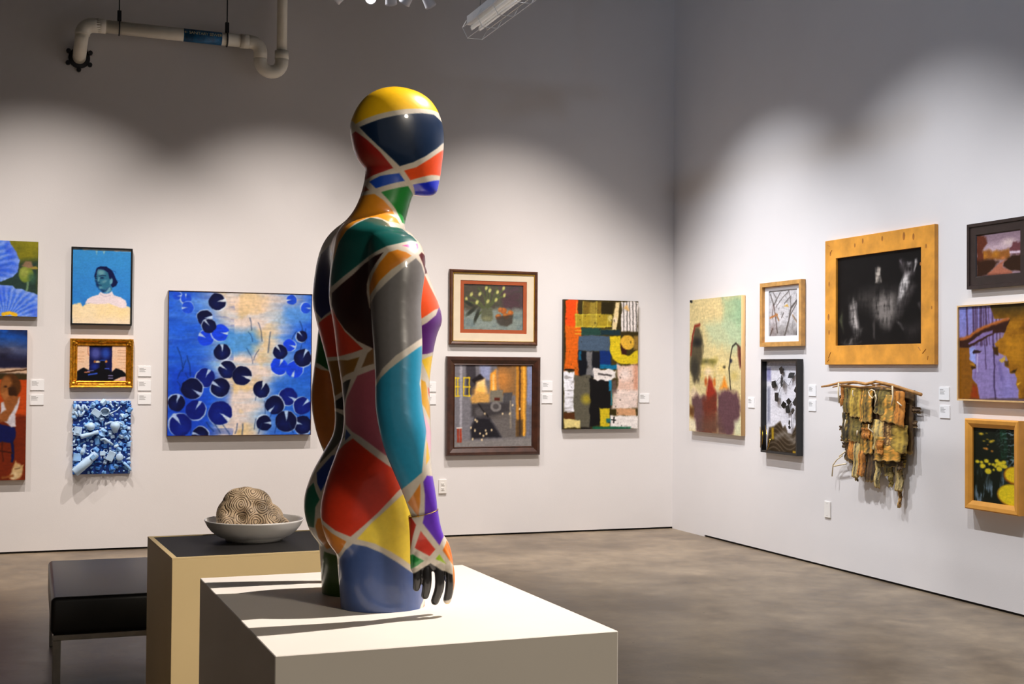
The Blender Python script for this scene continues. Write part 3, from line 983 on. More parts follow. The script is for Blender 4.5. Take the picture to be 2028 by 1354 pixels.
# ------------------------------------------------------------------ pictures on the back wall
RES = 235
M_WALNUT = mat('dark_walnut', (84, 48, 26), 0.35, var=0.35, scale=18, stretch=(1, 1, 1), coat=0.2)
M_DKWALNUT = mat('very_dark_walnut', (62, 34, 22), 0.35, var=0.35, scale=18, coat=0.25)
M_GILT = mat('worn_gilt', (204, 142, 36), 0.3, metal=0.75, var=0.45, scale=45, bump=0.5, bscale=90)
M_OAK = mat('light_oak', (196, 146, 78), 0.5, var=0.22, scale=20)
M_PINE = mat('knotty_pine', (226, 158, 62), 0.5, var=0.10, scale=9)
M_RUSTIC = mat('rustic_gold_wood', (222, 152, 52), 0.5, var=0.24, scale=7, bump=0.3, bscale=60)
M_MAT = mat('cream_mat_board', (222, 208, 182), 0.8, var=0.03)
M_RUST = mat('rust_mat_board', (164, 78, 38), 0.8, var=0.06)
M_WHITEMAT = mat('white_mat_board', (236, 234, 236), 0.8, var=0.02)
M_MAPLE = mat('pale_maple', (222, 182, 124), 0.5, var=0.10, scale=22)
M_DARKWOOD = mat('near_black_wood', (46, 34, 30), 0.4, var=0.25, scale=15)


def picture(parent, cv, depth, side=(206, 190, 160), name='canvas', m=None, y=0.0):
    o = link(name, cv.mesh(name, depth, side), m or M_PAINT, parent)
    o.location = (0, y, 0)
    return o


def board(parent, name, w, h, iw, ih, y0, y1, material, ox=0, oz=0):
    """flat board with a window cut out of it"""
    m = MB()
    for b in ((-w / 2, w / 2, ih / 2 + oz, h / 2), (-w / 2, w / 2, -h / 2, -ih / 2 + oz), (-w / 2, -iw / 2 + ox, -ih / 2 + oz, ih / 2 + oz), (iw / 2 + ox, w / 2, -ih / 2 + oz, ih / 2 + oz)):
        m.box(b[0], b[1], -y1, -y0, b[2], b[3])
    return m.build(name, material, parent)


# --- blue poppies, cut by the left picture edge
def p_poppies():
    w, h = 0.605, 0.604
    t = hang('poppy_painting', 'unframed blue poppy canvas at the left picture edge, above the seated girl', 'painting', 'back', 0.016 - w / 2, 2.204)
    c = Canvas(w, h, RES, ((-670, 40), (597, 63), (590, 1232), (-670, 1236)), (120, 118, 30), 3)
    c.put(c.n(5, 3, 1), (168, 160, 44), .8)
    c.poly([(250, 380), (620, 330), (620, 1000), (-700, 1000), (-700, 600), (100, 600)], (48, 70, 62), 60)
    c.put(np.clip((c.n(9, 9, 2) - .5) * 3, 0, 1), (90, 96, 40), .35)
    c.poly([(300, 480), (560, 440), (600, 480), (560, 490), (470, 488)], (168, 150, 70), 6)
    c.ell(405, 575, 115, 125, (128, 146, 60), 8); c.ell(380, 540, 70, 80, (172, 178, 92), 25, .7); c.ell(500, 630, 60, 80, (70, 110, 86), 30, .8)
    c.poly([(330, 440), (400, 370), (480, 370), (520, 460), (430, 470)], (150, 122, 96), 8)
    c.line([(432, 700), (430, 790), (410, 850)], 32, (120, 150, 112), 4)
    for P, ax in (([(-670, -50), (140, 40), (165, 110), (240, 215), (300, 360), (270, 540), (190, 620), (20, 690), (-300, 720), (-670, 600)], 0),
                  ([(-700, 700), (-200, 720), (20, 750), (190, 755), (240, 800), (340, 798), (410, 840), (520, 855), (620, 900), (620, 1260), (-700, 1260)], 1)):
        sd = c.sd_poly(c.p(P)); m = c.soft(sd, 2)
        c.put(m, (70, 120, 232))
        ang = np.arctan2(c.Y - (0.30 if ax == 0 else 1.05), c.X - (0.15 if ax == 0 else 0.60))
        st_ = 0.5 + 0.5 * np.sin(ang * 34 + c.n(6, 6, 5 + ax) * 7)
        c.put(m * st_, (150, 178, 244), .75)
        c.put(m * np.clip((c.n(4, 4, 8 + ax) - .45) * 3, 0, 1), (24, 66, 226), .65)
        c.put(m * np.clip(1 + sd * 12, 0, 1), (178, 200, 248), .45)
    c.ell(-80, 500, 260, 110, (40, 84, 220), 60, .5)
    for x, y, r in ((60, 1205, 34), (110, 1190, 38), (150, 1180, 40), (205, 1195, 36), (245, 1208, 34)):
        c.ell(x, y, r, 30, (240, 190, 40), 5)
    picture(t, c, .045, (120, 120, 70))


p_poppies()


# --- girl seated outdoors with a cat
def p_girl():
    w, h = 0.90, 1.202
    t = hang('seated_girl_painting', 'unframed painting of a seated girl and white cat at the left edge', 'painting', 'back', -0.057 - w / 2, 1.193)
    c = Canvas(w, h, RES, ((-785, 50), (220, 55), (218, 1310), (-785, 1318)), (36, 34, 60), 4)
    c.put(np.clip(1.2 - c.V * 6, 0, 1), (30, 90, 180))
    c.put(c.n(4, 14, 1) * np.clip(1 - np.abs(c.V - .13) * 12, 0, 1), (150, 140, 150), .9)
    c.put(np.clip((c.n(5, 12, 2) - .45) * 3, 0, 1) * (c.V < .27), (30, 24, 40), .7)
    c.rect(-800, 372, 230, 420, (206, 176, 150), 8)
    c.line([(-800, 410), (0, 410), (100, 398), (230, 385)], 12, (80, 50, 26), 2)
    c.rect(-800, 420, 230, 472, (66, 52, 24), 8)
    c.rect(-800, 470, 230, 1330, (190, 76, 22), 4)
    c.rect(-800, 770, 230, 1330, (120, 44, 16), 14)
    c.put(np.clip((c.n(8, 24, 3) - .5) * 2.5, 0, 1) * (c.V > .34), (92, 34, 12), .6)
    c.poly([(-60, 830), (130, 870), (135, 940), (110, 1000), (-60, 990)], (20, 26, 84), 4)
    c.line([(100, 980), (112, 1080), (105, 1150)], 22, (16, 24, 76), 3); c.line([(20, 990), (30, 1150)], 12, (80, 30, 14), 3)
    c.line([(-10, 1060), (110, 1085)], 10, (60, 22, 12), 3)
    c.ell(85, 530, 85, 110, (88, 52, 20), 6); c.ell(50, 540, 55, 95, (150, 96, 50), 10); c.ell(100, 600, 40, 80, (60, 34, 14), 8)
    c.ell(40, 530, 14, 8, (60, 36, 20), 4); c.ell(78, 545, 14, 8, (60, 36, 20), 4)
    c.poly([(10, 660), (110, 640), (165, 615), (150, 700), (125, 760), (135, 860), (100, 870), (50, 830), (0, 800)], (206, 200, 206), 4)
    c.poly([(60, 610), (110, 600), (160, 620), (120, 700), (60, 820), (0, 830), (0, 760), (50, 720), (20, 620)], (150, 92, 48), 5)
    c.poly([(10, 590), (60, 560), (80, 610), (40, 640)], (170, 110, 62), 6)
    c.ell(150, 1235, 45, 65, (206, 176, 130), 6); c.poly([(120, 1200), (135, 1148), (155, 1195)], (196, 160, 110), 3); c.poly([(165, 1200), (205, 1180), (190, 1230)], (196, 160, 110), 3)
    c.ell(120, 1275, 32, 32, (214, 190, 150), 8); c.line([(130, 1215), (170, 1212)], 6, (90, 60, 36), 4); c.line([(30, 1290), (110, 1270)], 20, (150, 90, 44), 6)
    picture(t, c, .04, (170, 120, 60))


p_girl()


# --- blue portrait in a black float frame
def p_portrait():
    w, h = 0.480, 0.635
    t = hang('portrait_painting', 'blue portrait of a figure in a white turtleneck, thin black frame', 'painting', 'back', 0.510, 2.161)
    rails(t, w, h, [(0, 0), (0, .045), (.011, .045), (.011, .02), (.016, .02), (.016, 0)], M_BLACK)
    iw, ih = w - .026, h - .026
    c = Canvas(iw, ih, 300, ((70, 95), (985, 115), (985, 1280), (60, 1278)), (66, 150, 214), 5, .006, .12)
    c.put(c.V, (40, 112, 206), .75); c.put(c.n(10, 10, 1), (70, 166, 224), .5)
    c.put(np.clip(1 - c.V * 45 + (c.n(8, 3, 2) - .5) * 1.6, 0, 1), (226, 220, 214))
    c.poly([(420, 120), (450, 120), (440, 190)], (190, 214, 190), 10, .7); c.poly([(540, 130), (575, 130), (550, 180)], (190, 214, 190), 8, .7)
    low = c.soft(c.sd_poly(c.p([(50, 985), (180, 960), (230, 1000), (300, 960), (500, 940), (700, 960), (920, 1000), (990, 1030), (990, 1300), (50, 1300)])) + (c.n(18, 6, 3) - .5) * .06, 10)
    c.put(low, (244, 218, 160)); c.put(low * c.n(6, 6, 4), (248, 232, 204), .9); c.put(np.clip((c.V - .86) * 7, 0, 1), (244, 226, 204), .7)
    c.poly([(270, 960), (300, 890), (380, 845), (470, 825), (500, 770), (560, 800), (640, 800), (685, 760), (720, 825), (830, 860), (900, 900), (930, 960), (920, 1030), (800, 1020), (650, 960), (450, 970)], (236, 222, 226), 6, 1, 8, 9)
    c.poly([(490, 740), (560, 790), (650, 780), (690, 740), (660, 640), (500, 690)], (60, 120, 150), 5)
    c.poly([(560, 750), (650, 690), (670, 750), (600, 800)], (120, 170, 190), 10)
    c.line([(490, 800), (560, 850), (660, 830)], 8, (196, 184, 200), 8)
    c.ell(540, 560, 128, 175, (54, 118, 146), 6, rot=-6)
    c.poly([(415, 480), (440, 400), (500, 370), (590, 375), (680, 430), (730, 520), (750, 580), (780, 620), (750, 680), (690, 705), (665, 660), (690, 600), (640, 560), (620, 470), (560, 430), (460, 420), (440, 500), (420, 560), (405, 530)], (10, 26, 78), 5)
    c.ell(510, 470, 55, 42, (120, 170, 180), 22, .9); c.line([(475, 528), (530, 512), (580, 520)], 12, (14, 40, 80), 4); c.line([(415, 540), (440, 535)], 12, (10, 34, 76), 4)
    c.ell(525, 555, 26, 12, (16, 46, 86), 5); c.ell(430, 565, 16, 12, (12, 38, 80), 5)
    c.line([(478, 545), (470, 590), (455, 612)], 14, (140, 184, 196), 8, .8); c.line([(455, 620), (490, 625)], 8, (18, 56, 94), 4)
    c.line([(450, 668), (510, 672)], 16, (16, 50, 92), 6); c.ell(505, 708, 30, 12, (130, 178, 190), 8, .7); c.ell(560, 610, 36, 18, (130, 176, 186), 14, .7, -30)
    c.poly([(415, 600), (440, 690), (480, 730), (470, 650), (440, 590)], (14, 48, 100), 10, .8); c.ell(672, 605, 24, 46, (110, 166, 184), 6, rot=10)
    c.poly([(480, 735), (580, 740), (650, 690), (600, 760), (540, 790)], (18, 60, 110), 10, .8)
    c.line([(690, 440), (735, 450), (740, 480)], 6, (20, 50, 110), 4, .7); c.line([(740, 590), (790, 600)], 5, (20, 50, 110), 4, .6)
    picture(t, c, .034, (230, 230, 230))


p_portrait()


# --- small street scene in an ornate gilt frame
def p_gilt():
    w, h = 0.497, 0.401
    t = hang('gilt_frame_painting', 'small dark blue doorway scene in an ornate gold frame', 'painting', 'back', 0.518, 1.531)
    rs_ = rails(t, w, h, [(0, 0), (0, .040), (.008, .050), (.018, .046), (.028, .030), (.040, .026), (.048, .034), (.056, .030), (.060, .022), (.060, 0)], M_GILT)
    for sx in (-1, 1):
        for sz in (-1, 1):
            m = MB()
            rnd = random.Random(sx * 3 + sz)
            m.lathe([(0, .016), (.012, .014), (.022, .007), (.025, 0), (0, 0)], 14)
            for k in range(5):
                a = 2 * PI * k / 5 + rnd.random()
                m.lathe([(0, .013), (.007, .010), (.010, 0), (0, 0)], 10, (.024 * math.cos(a), .024 * math.sin(a), 0))
            o = m.build('corner_ornament', M_GILT, t, (sx * (w / 2 - .030), -.030, sz * (h / 2 - .030)), sm=True)
            o.rotation_euler = (PI / 2, 0, 0)
    for sz in (-1, 1):
        o = MB().lathe([(0, .010), (.020, .008), (.034, .003), (.038, 0), (0, 0)], 16).build('centre_ornament', M_GILT, t, (0, -.034, sz * (h / 2 - .022)), sm=True)
        o.rotation_euler = (PI / 2, 0, 0); o.scale = (1, .45, 1)
    iw, ih = w - .112, h - .112
    c = Canvas(iw, ih, 330, ((190, 285), (1315, 285), (1315, 1055), (190, 1055)), (238, 196, 160), 6, .008, .12)
    c.put(c.n(8, 8, 1), (226, 206, 186), .6)
    for y in (410, 440, 515, 575, 640):
        c.line([(190, y), (345, y)], 9, (190, 140, 104), 4, .8)
    for y in (385, 432, 505, 575, 645, 770):
        c.line([(1115, y), (1315, y)], 9, (180, 132, 104), 4, .8)
    c.line([(440, 300), (430, 440), (460, 500)], 14, (170, 84, 60), 6, .7)
    c.rect(468, 270, 985, 1060, (18, 22, 78), 6)
    c.ell(610, 450, 110, 120, (96, 104, 180), 50, .8); c.ell(840, 450, 90, 110, (52, 92, 190), 45, .8); c.rect(468, 270, 985, 318, (6, 6, 20), 8)
    c.ell(590, 740, 70, 60, (40, 70, 170), 40, .7)
    c.poly([(190, 850), (260, 800), (340, 760), (420, 800), (560, 840), (700, 760), (720, 620), (820, 620), (850, 760), (980, 860), (1080, 770), (1220, 820), (1315, 900), (1315, 960), (1200, 960), (1080, 1010), (1000, 1060), (190, 1060)], (12, 12, 20), 10)
    c.ell(655, 635, 55, 24, (226, 206, 170), 8); c.ell(590, 630, 24, 28, (170, 110, 60), 8); c.ell(850, 625, 28, 28, (206, 140, 70), 8); c.line([(720, 605), (830, 600)], 18, (40, 90, 190), 8)
    c.line([(370, 862), (470, 858)], 26, (230, 150, 110), 8); c.line([(430, 840), (560, 825)], 18, (130, 130, 200), 8)
    c.line([(460, 915), (640, 890)], 34, (60, 100, 220), 10); c.line([(830, 782), (910, 782)], 26, (80, 110, 220), 8)
    for y in (935, 988):
        c.line([(910, y), (1005, y)], 18, (170, 160, 210), 7)
    c.poly([(1140, 1060), (1200, 985), (1315, 950), (1315, 1060)], (206, 170, 170), 10)
    picture(t, c, .024, (20, 20, 20))


p_gilt()


# --- blue assemblage of found objects
def p_assemblage():
    w, h = 0.450, 0.596
    t = hang('blue_assemblage', 'pale blue relief of found objects stuck together on a square panel', 'relief', 'back', 0.528, 0.924)
    rnd = random.Random(11)
    mats_ = [mat('assemblage_blue', cc, 0.55, var=0.2, scale=14) for cc in ((178, 208, 240), (140, 186, 234), (104, 162, 226), (52, 118, 204))]
    MB().box(-w / 2, w / 2, -.02, 0, -h / 2, h / 2).build('panel', mat('deep_blue_panel', (16, 62, 150), 0.6, var=0.3, scale=20), t)

    def L(zx, zy, d=0.03):
        return Vector(((zx - 55) / 665 * w - w / 2, -d, h / 2 - (zy - 75) / 860 * h))
    S = w / 665

    def put(nm, mb, zx, zy, d, rot, mi=0, sm=False):
        o = mb.build(nm, mats_[mi], t, L(zx, zy, d), sm)
        o.rotation_euler = rot
        return o
    kinds = []
    for k in range(4):
        s = .010 + .004 * k
        kinds.append(('scrap_block', MB().box(-s, s, -s * .7, s * .7, -s * .8, s * .8, s * .15, 1).mesh('scrap_block')))
    for k in range(3):
        kinds.append(('scrap_peg', MB().lathe([(0, -.022), (.006 + .002 * k, -.020), (.005, 0), (.008 + .002 * k, .018), (0, .022)], 8).mesh('scrap_peg', True)))
    for k in range(2):
        kinds.append(('scrap_ball', MB().lathe([(0, -.011), (.007, -.008), (.011, 0), (.007, .008), (0, .011)], 10).mesh('scrap_ball', True)))
    kinds.append(('scrap_ring', MB().tube([(.014 * math.cos(2 * PI * i / 14), .014 * math.sin(2 * PI * i / 14), 0) for i in range(15)], .004, 6, cap=False).mesh('scrap_ring', True)))
    kinds.append(('scrap_cone', MB().lathe([(0, -.014), (.011, -.014), (.004, .012), (0, .014)], 9).mesh('scrap_cone', True)))
    protos = {}
    i = 0
    for gy in range(17):
        for gx in range(13):
            zx = 62 + gx * 54 + rnd.uniform(-18, 18); zy = 88 + gy * 51 + rnd.uniform(-16, 16)
            zx = min(max(zx, 72), 706); zy = min(max(zy, 90), 915)
            nm, me = kinds[rnd.randrange(len(kinds))]
            mi = rnd.choice((0, 0, 1, 1, 2, 3)) if zy < 800 else rnd.choice((1, 2, 3, 3))
            key = (me.name, mi)
            if key not in protos:
                m2 = me.copy(); m2.materials.append(mats_[mi]); protos[key] = m2
            o = link(nm, protos[key], None, t, L(zx, zy, .024 + rnd.uniform(0, .012)))
            o.rotation_euler = (rnd.uniform(0, 6), rnd.uniform(0, 6), rnd.uniform(0, 6))
            sc = rnd.uniform(.75, 1.25); o.scale = (sc, sc, sc)
    # the large recognisable pieces
    put('bottle', MB().lathe([(0, -.115), (.030, -.115), (.036, -.105), (.037, .03), (.034, .045), (.030, .05), (.030, .105), (.026, .114), (0, .116)], 20), 200, 800, .075, (0, math.radians(48), 0), 0, True)
    b = [o for o in t.children if o.name.startswith('bottle')][0]
    MB().box(-.017, .017, -.040, -.030, .055, .095, .002, 1).build('raised_label', mats_[1], b)
    put('round_flask', MB().lathe([(0, -.034), (.022, -.028), (.034, -.006), (.034, .006), (.024, .026), (.010, .034), (.008, .050), (0, .050)], 18), 255, 370, .06, (0, math.radians(-80), .2), 0, True)
    put('roll', MB().lathe([(0, -.075), (.018, -.075), (.020, -.06), (.015, 0), (.017, .07), (0, .072)], 14), 245, 462, .062, (0, math.radians(74), 0), 0, True)
    put('flat_box', MB().box(-.036, .036, -.014, .014, -.026, .026, .003, 1), 318, 212, .055, (.1, math.radians(35), 0), 0)
    put('cup', MB().lathe([(0, -.02), (.030, -.02), (.036, .02), (.031, .02), (.026, -.012), (0, -.012)], 20), 415, 195, .055, (PI / 2 + .3, .1, 0), 0, True)
    put('plastic_skull', MB().lathe([(0, -.045), (.018, -.042), (.028, -.015), (.042, .012), (.036, .036), (.016, .046), (0, .047)], 16), 535, 385, .065, (.15, 0, 0), 0, True)
    for sx in (-1, 1):
        x0 = 520
        put('horn', MB().tube([L(x0, 330, .07) - L(x0, 330, .07), L(x0 + sx * 40, 322, .07) - L(x0, 330, .07), L(x0 + sx * 85, 340, .07) - L(x0, 330, .07), L(x0 + sx * 105, 362, .07) - L(x0, 330, .07)], [.010, .010, .008, .003], 10), x0, 330, .075, (0, 0, 0), 0, True)
    put('square_frame', MB().box(-.030, .030, -.012, .012, -.036, .036, .003, 1).box(-.014, .014, -.018, -.012, -.018, .018), 108, 425, .05, (0, .15, 0), 0)
    put('spoon', MB().tube([(0, 0, 0), (.02, 0, .02), (.05, 0, .045), (.065, 0, .075)], [.012, .005, .004, .006], 8), 470, 230, .06, (0, .2, 0), 0, True)
    put('pleated_cloth', MB().lathe([(0, -.03), (.030, -.026), (.012, 0), (.026, .02), (0, .03)], 7), 400, 440, .055, (.4, .3, .2), 1)
    put('plug', MB().box(-.022, .022, -.012, .012, -.018, .018, .005, 2).box(-.014, -.008, -.004, .004, -.040, -.018).box(.008, .014, -.004, .004, -.040, -.018), 395, 690, .06, (0, 0, 0), 0)
    put('jar_lid', MB().lathe([(0, .012), (.026, .012), (.030, .008), (.030, -.010), (0, -.010)], 20), 592, 735, .062, (PI / 2, 0, 0), 0, True)
    put('carton', MB().box(-.028, .028, -.014, .014, -.040, .040, .002, 1), 490, 720, .055, (.1, math.radians(24), 0), 0)
    put('doll', MB().lathe([(0, -.045), (.016, -.040), (.020, -.010), (.010, .012), (.014, .022), (.014, .036), (0, .046)], 12), 175, 640, .055, (0, .3, 0), 0, True)
    put('carton', MB().box(-.030, .030, -.014, .014, -.030, .030, .002, 1), 105, 730, .05, (0, .1, .1), 1)
    put('toy_arm', MB().tube([(-.05, 0, .02), (-.02, 0, .03), (.01, 0, .01), (.05, 0, -.02)], [.010, .012, .012, .008], 10), 440, 560, .06, (0, 0, 0), 0, True)
    put('capsule', MB().lathe([(0, -.022), (.012, -.016), (.013, .014), (0, .022)], 12), 552, 605, .06, (0, 1.2, 0), 0, True)
    put('hook', MB().tube([(0, 0, 0), (.02, 0, -.02), (.05, 0, -.05), (.055, 0, -.07)], [.012, .012, .010, .010], 10), 640, 800, .05, (0, 0, 0), 1, True)
    for k in range(7):
        put('peg', MB().lathe([(0, -.028), (.008, -.026), (.010, 0), (.007, .026), (0, .028)], 10), 85 + (k % 4) * 38, 150 + (k // 4) * 70, .05, (0, rnd.uniform(-.6, .6), 0), 0, True)


p_assemblage()


# --- the water lily canvas
def p_lilies():
    w, h = 1.206, 1.213
    t = hang('water_lily_painting', 'large square canvas of dark blue lily pads on pale water', 'painting', 'back', 1.643, 1.536)
    rails(t, w, h, [(0, 0), (0, .055), (.004, .055), (.004, .02), (.006, .02), (.006, 0)], M_DKWALNUT)
    c = Canvas(w - .010, h - .010, RES, ((86, 92), (1129, 124), (1121, 1145), (71, 1148)), (40, 100, 214), 8)
    n1 = c.n(3, 12, 1); n2 = c.n(4, 26, 2); n3 = c.n(7, 9, 3)
    mid = np.exp(-((c.X - (0.52 + 0.05 * np.sin(c.V * 5))) / (.20 + .08 * (1 - c.V))) ** 2)
    c.put(np.clip(mid * 1.5 + (n1 - .5) * .9, 0, 1), (150, 190, 226))
    c.put(np.clip(mid * 1.7 - .55 + (n2 - .5) * 1.6, 0, 1), (224, 210, 202))
    c.put(np.clip(mid - .5, 0, 1) * 2 * np.clip((n3 - .45) * 7, 0, 1), (222, 196, 140), .85)
    c.rect(420, 110, 1060, 270, (236, 206, 176), 60, .45)
    c.put(np.clip((n2 - .5) * 4, 0, 1) * (c.X < .45), (20, 70, 190), .5)
    c.poly([(480, 370), (700, 380), (760, 470), (660, 555), (520, 560), (420, 450)], (70, 150, 226), 30, .85, 20, 6)
    c.poly([(1120, 200), (930, 210), (920, 280), (1000, 330), (1120, 320)], (84, 150, 226), 25, .8)
    c.poly([(70, 650), (330, 640), (420, 720), (400, 1150), (70, 1150)], (20, 66, 196), 50, .8)
    c.poly([(860, 740), (1130, 720), (1130, 1150), (900, 1150), (820, 900)], (44, 110, 210), 45, .75)
    c.poly([(330, 780), (520, 800), (500, 1000), (340, 1040)], (30, 96, 222), 30, .7)
    rnd = random.Random(5)
    for k in range(26):
        x = rnd.choice([rnd.uniform(80, 620), rnd.uniform(680, 1110)]); y = rnd.uniform(620, 1140) if x < 650 else rnd.uniform(330, 1140)
        l = rnd.uniform(60, 150); b = rnd.uniform(-40, 40)
        c.line([(x, y), (x + b * .3, y - l * .5), (x + b, y - l)], rnd.uniform(4, 8), (18, 44, 96), 3, .65)
    D, B, N, L = (8, 14, 60), (26, 74, 230), (12, 28, 120), (34, 84, 214)
    pads = [(140, 125, 30, L, 0), (205, 145, 40, L, 270), (215, 212, 42, L, 180), (345, 435, 58, B, 215), (450, 395, 62, B, 10), (428, 172, 62, D, -12), (338, 288, 56, D, -2), (370, 350, 53, D, 240),
            (465, 537, 60, D, 268), (343, 725, 68, N, 300), (500, 668, 63, D, 215), (608, 712, 70, D, 18), (450, 797, 68, D, 215), (245, 806, 76, D, 35), (137, 910, 60, D, 285), (450, 985, 86, N, 40),
            (272, 960, 71, N, 300), (163, 1068, 80, N, 240), (305, 1145, 62, D, 200), (752, 815, 60, D, 295), (953, 865, 66, N, 30), (850, 930, 70, D, 130), (1060, 935, 65, N, 320), (1065, 1075, 68, D, 200),
            (938, 1048, 80, D, 270), (772, 1060, 56, D, 0), (960, 492, 44, B, 15), (885, 645, 63, B, 300), (892, 542, 53, D, 240), (1000, 670, 63, B, 110), (1056, 430, 42, D, 240), (1062, 585, 66, D, 300),
            (975, 158, 38, L, 175), (1085, 220, 39, L, 5)]
    for i, (x, y, r_, cc, na) in enumerate(pads):
        a = math.radians(na)
        off = 7 * math.cos(i * 2.4), 7 * math.sin(i * 1.7)
        c.ell(x + off[0], y + off[1], r_ * 1.03, r_ * 1.03, (206, 222, 238), 2.5, .8)
        notch = c.soft(c.sd_poly(c.p([(x, y)] + [(x + r_ * 1.3 * math.cos(a + s), y + r_ * 1.3 * math.sin(a + s)) for s in (-.24, .16)])), 2)
        m = c.soft(c.sd_ell(x, y, r_, r_), 2.0) * (1 - notch)
        c.put(m, cc)
        c.put(m * c.n(12, 12, 30 + i % 5, 2) * c.soft(c.sd_ell(x, y + r_ * .2, r_ * .5, r_ * .5), r_ * .5), (36, 76, 190), .55)
    for x, y in ((560, 1135), (610, 1138), (520, 1136), (450, 1130), (730, 1135), (850, 1130), (400, 1120), (990, 1130), (700, 1100)):
        c.line([(x, y), (x - 12 + 40 * math.sin(x), y - 70)], 7, (20, 52, 110), 3, .7)
    picture(t, c, .050, (16, 24, 60))


p_lilies()


# --- tulips and fruit, matted
def p_still():
    w, h = 0.846, 0.678
    t = hang('tulip_still_life', 'tulips and fruit bowl print with rust inner mat in a brown frame', 'painting', 'back', 3.918, 2.065)
    rails(t, w, h, [(0, 0), (0, .030), (.010, .038), (.020, .034), (.028, .030), (.034, .026), (.034, 0)], M_WALNUT)
    m = MB()
    o = rails(t, w - .060, h - .060, [(0, .0), (0, .030), (.006, .030), (.006, 0)], M_GOLD, 'gilt_slip')
    board(t, 'mat', w - .064, h - .064, .640, .476, .010, .022, M_MAT, .0, .005)
    board(t, 'inner_mat', .650, .486, .572, .410, .008, .0185, M_RUST, .0, .005)
    c = Canvas(.575, .413, 300, ((165, 176), (555, 186), (553, 475), (163, 472)), (70, 62, 50), 9)
    c.put(c.n(8, 8, 1), (104, 96, 74), .7)
    c.poly([(400, 170), (560, 170), (560, 340), (420, 340)], (84, 60, 66), 14); c.put(np.clip((c.n(16, 16, 2) - .5) * 4, 0, 1), (60, 66, 48), .5)
    c.poly([(160, 350), (230, 340), (560, 330), (560, 480), (160, 480)], (142, 156, 150), 16, .9, 16, 7)
    c.put(np.clip((c.n(14, 10, 3) - .5) * 3, 0, 1) * (c.V > .55), (104, 122, 126), .7)
    for a in ((300, 330, 200, 250), (310, 320, 310, 190), (325, 330, 330, 180), (335, 320, 380, 200), (345, 310, 430, 200), (290, 330, 180, 290), (300, 340, 240, 400), (320, 330, 260, 200), (350, 300, 430, 250)):
        c.line([(a[0], a[1]), ((a[0] + a[2]) / 2 + 8, (a[1] + a[3]) / 2 - 14), (a[2], a[3])], 11, (86, 96, 52), 3)
    for x, y in ((182, 272), (215, 240), (270, 238), (252, 290), (335, 215), (385, 225), (430, 245), (312, 200), (322, 285), (425, 200), (375, 275)):
        c.ell(x, y, 9, 14, (196, 196, 120), 3, 1, 20)
    for x, y, r_, a in ((215, 350, 40, -40), (250, 380, 44, -70), (200, 300, 34, 30)):
        c.ell(x, y, r_, 11, (34, 40, 24), 4, 1, a)
    c.poly([(285, 330), (350, 330), (355, 400), (340, 415), (290, 412), (278, 390)], (96, 100, 74), 5); c.ell(318, 395, 34, 14, (150, 150, 110), 6, .6)
    for x, y, r_ in ((392, 385, 19), (425, 345, 20), (440, 380, 20), (470, 360, 18), (405, 340, 16)):
        c.ell(x, y, r_, r_, (176, 98, 34), 4); c.ell(x - 4, y - 5, r_ * .5, r_ * .5, (214, 140, 60), 5, .7)
    c.poly([(375, 385), (490, 370), (482, 425), (450, 445), (405, 442), (382, 420)], (60, 50, 40), 5, .8)
    picture(t, c, .009, (90, 80, 60), 'print', M_PRINT)


p_still()


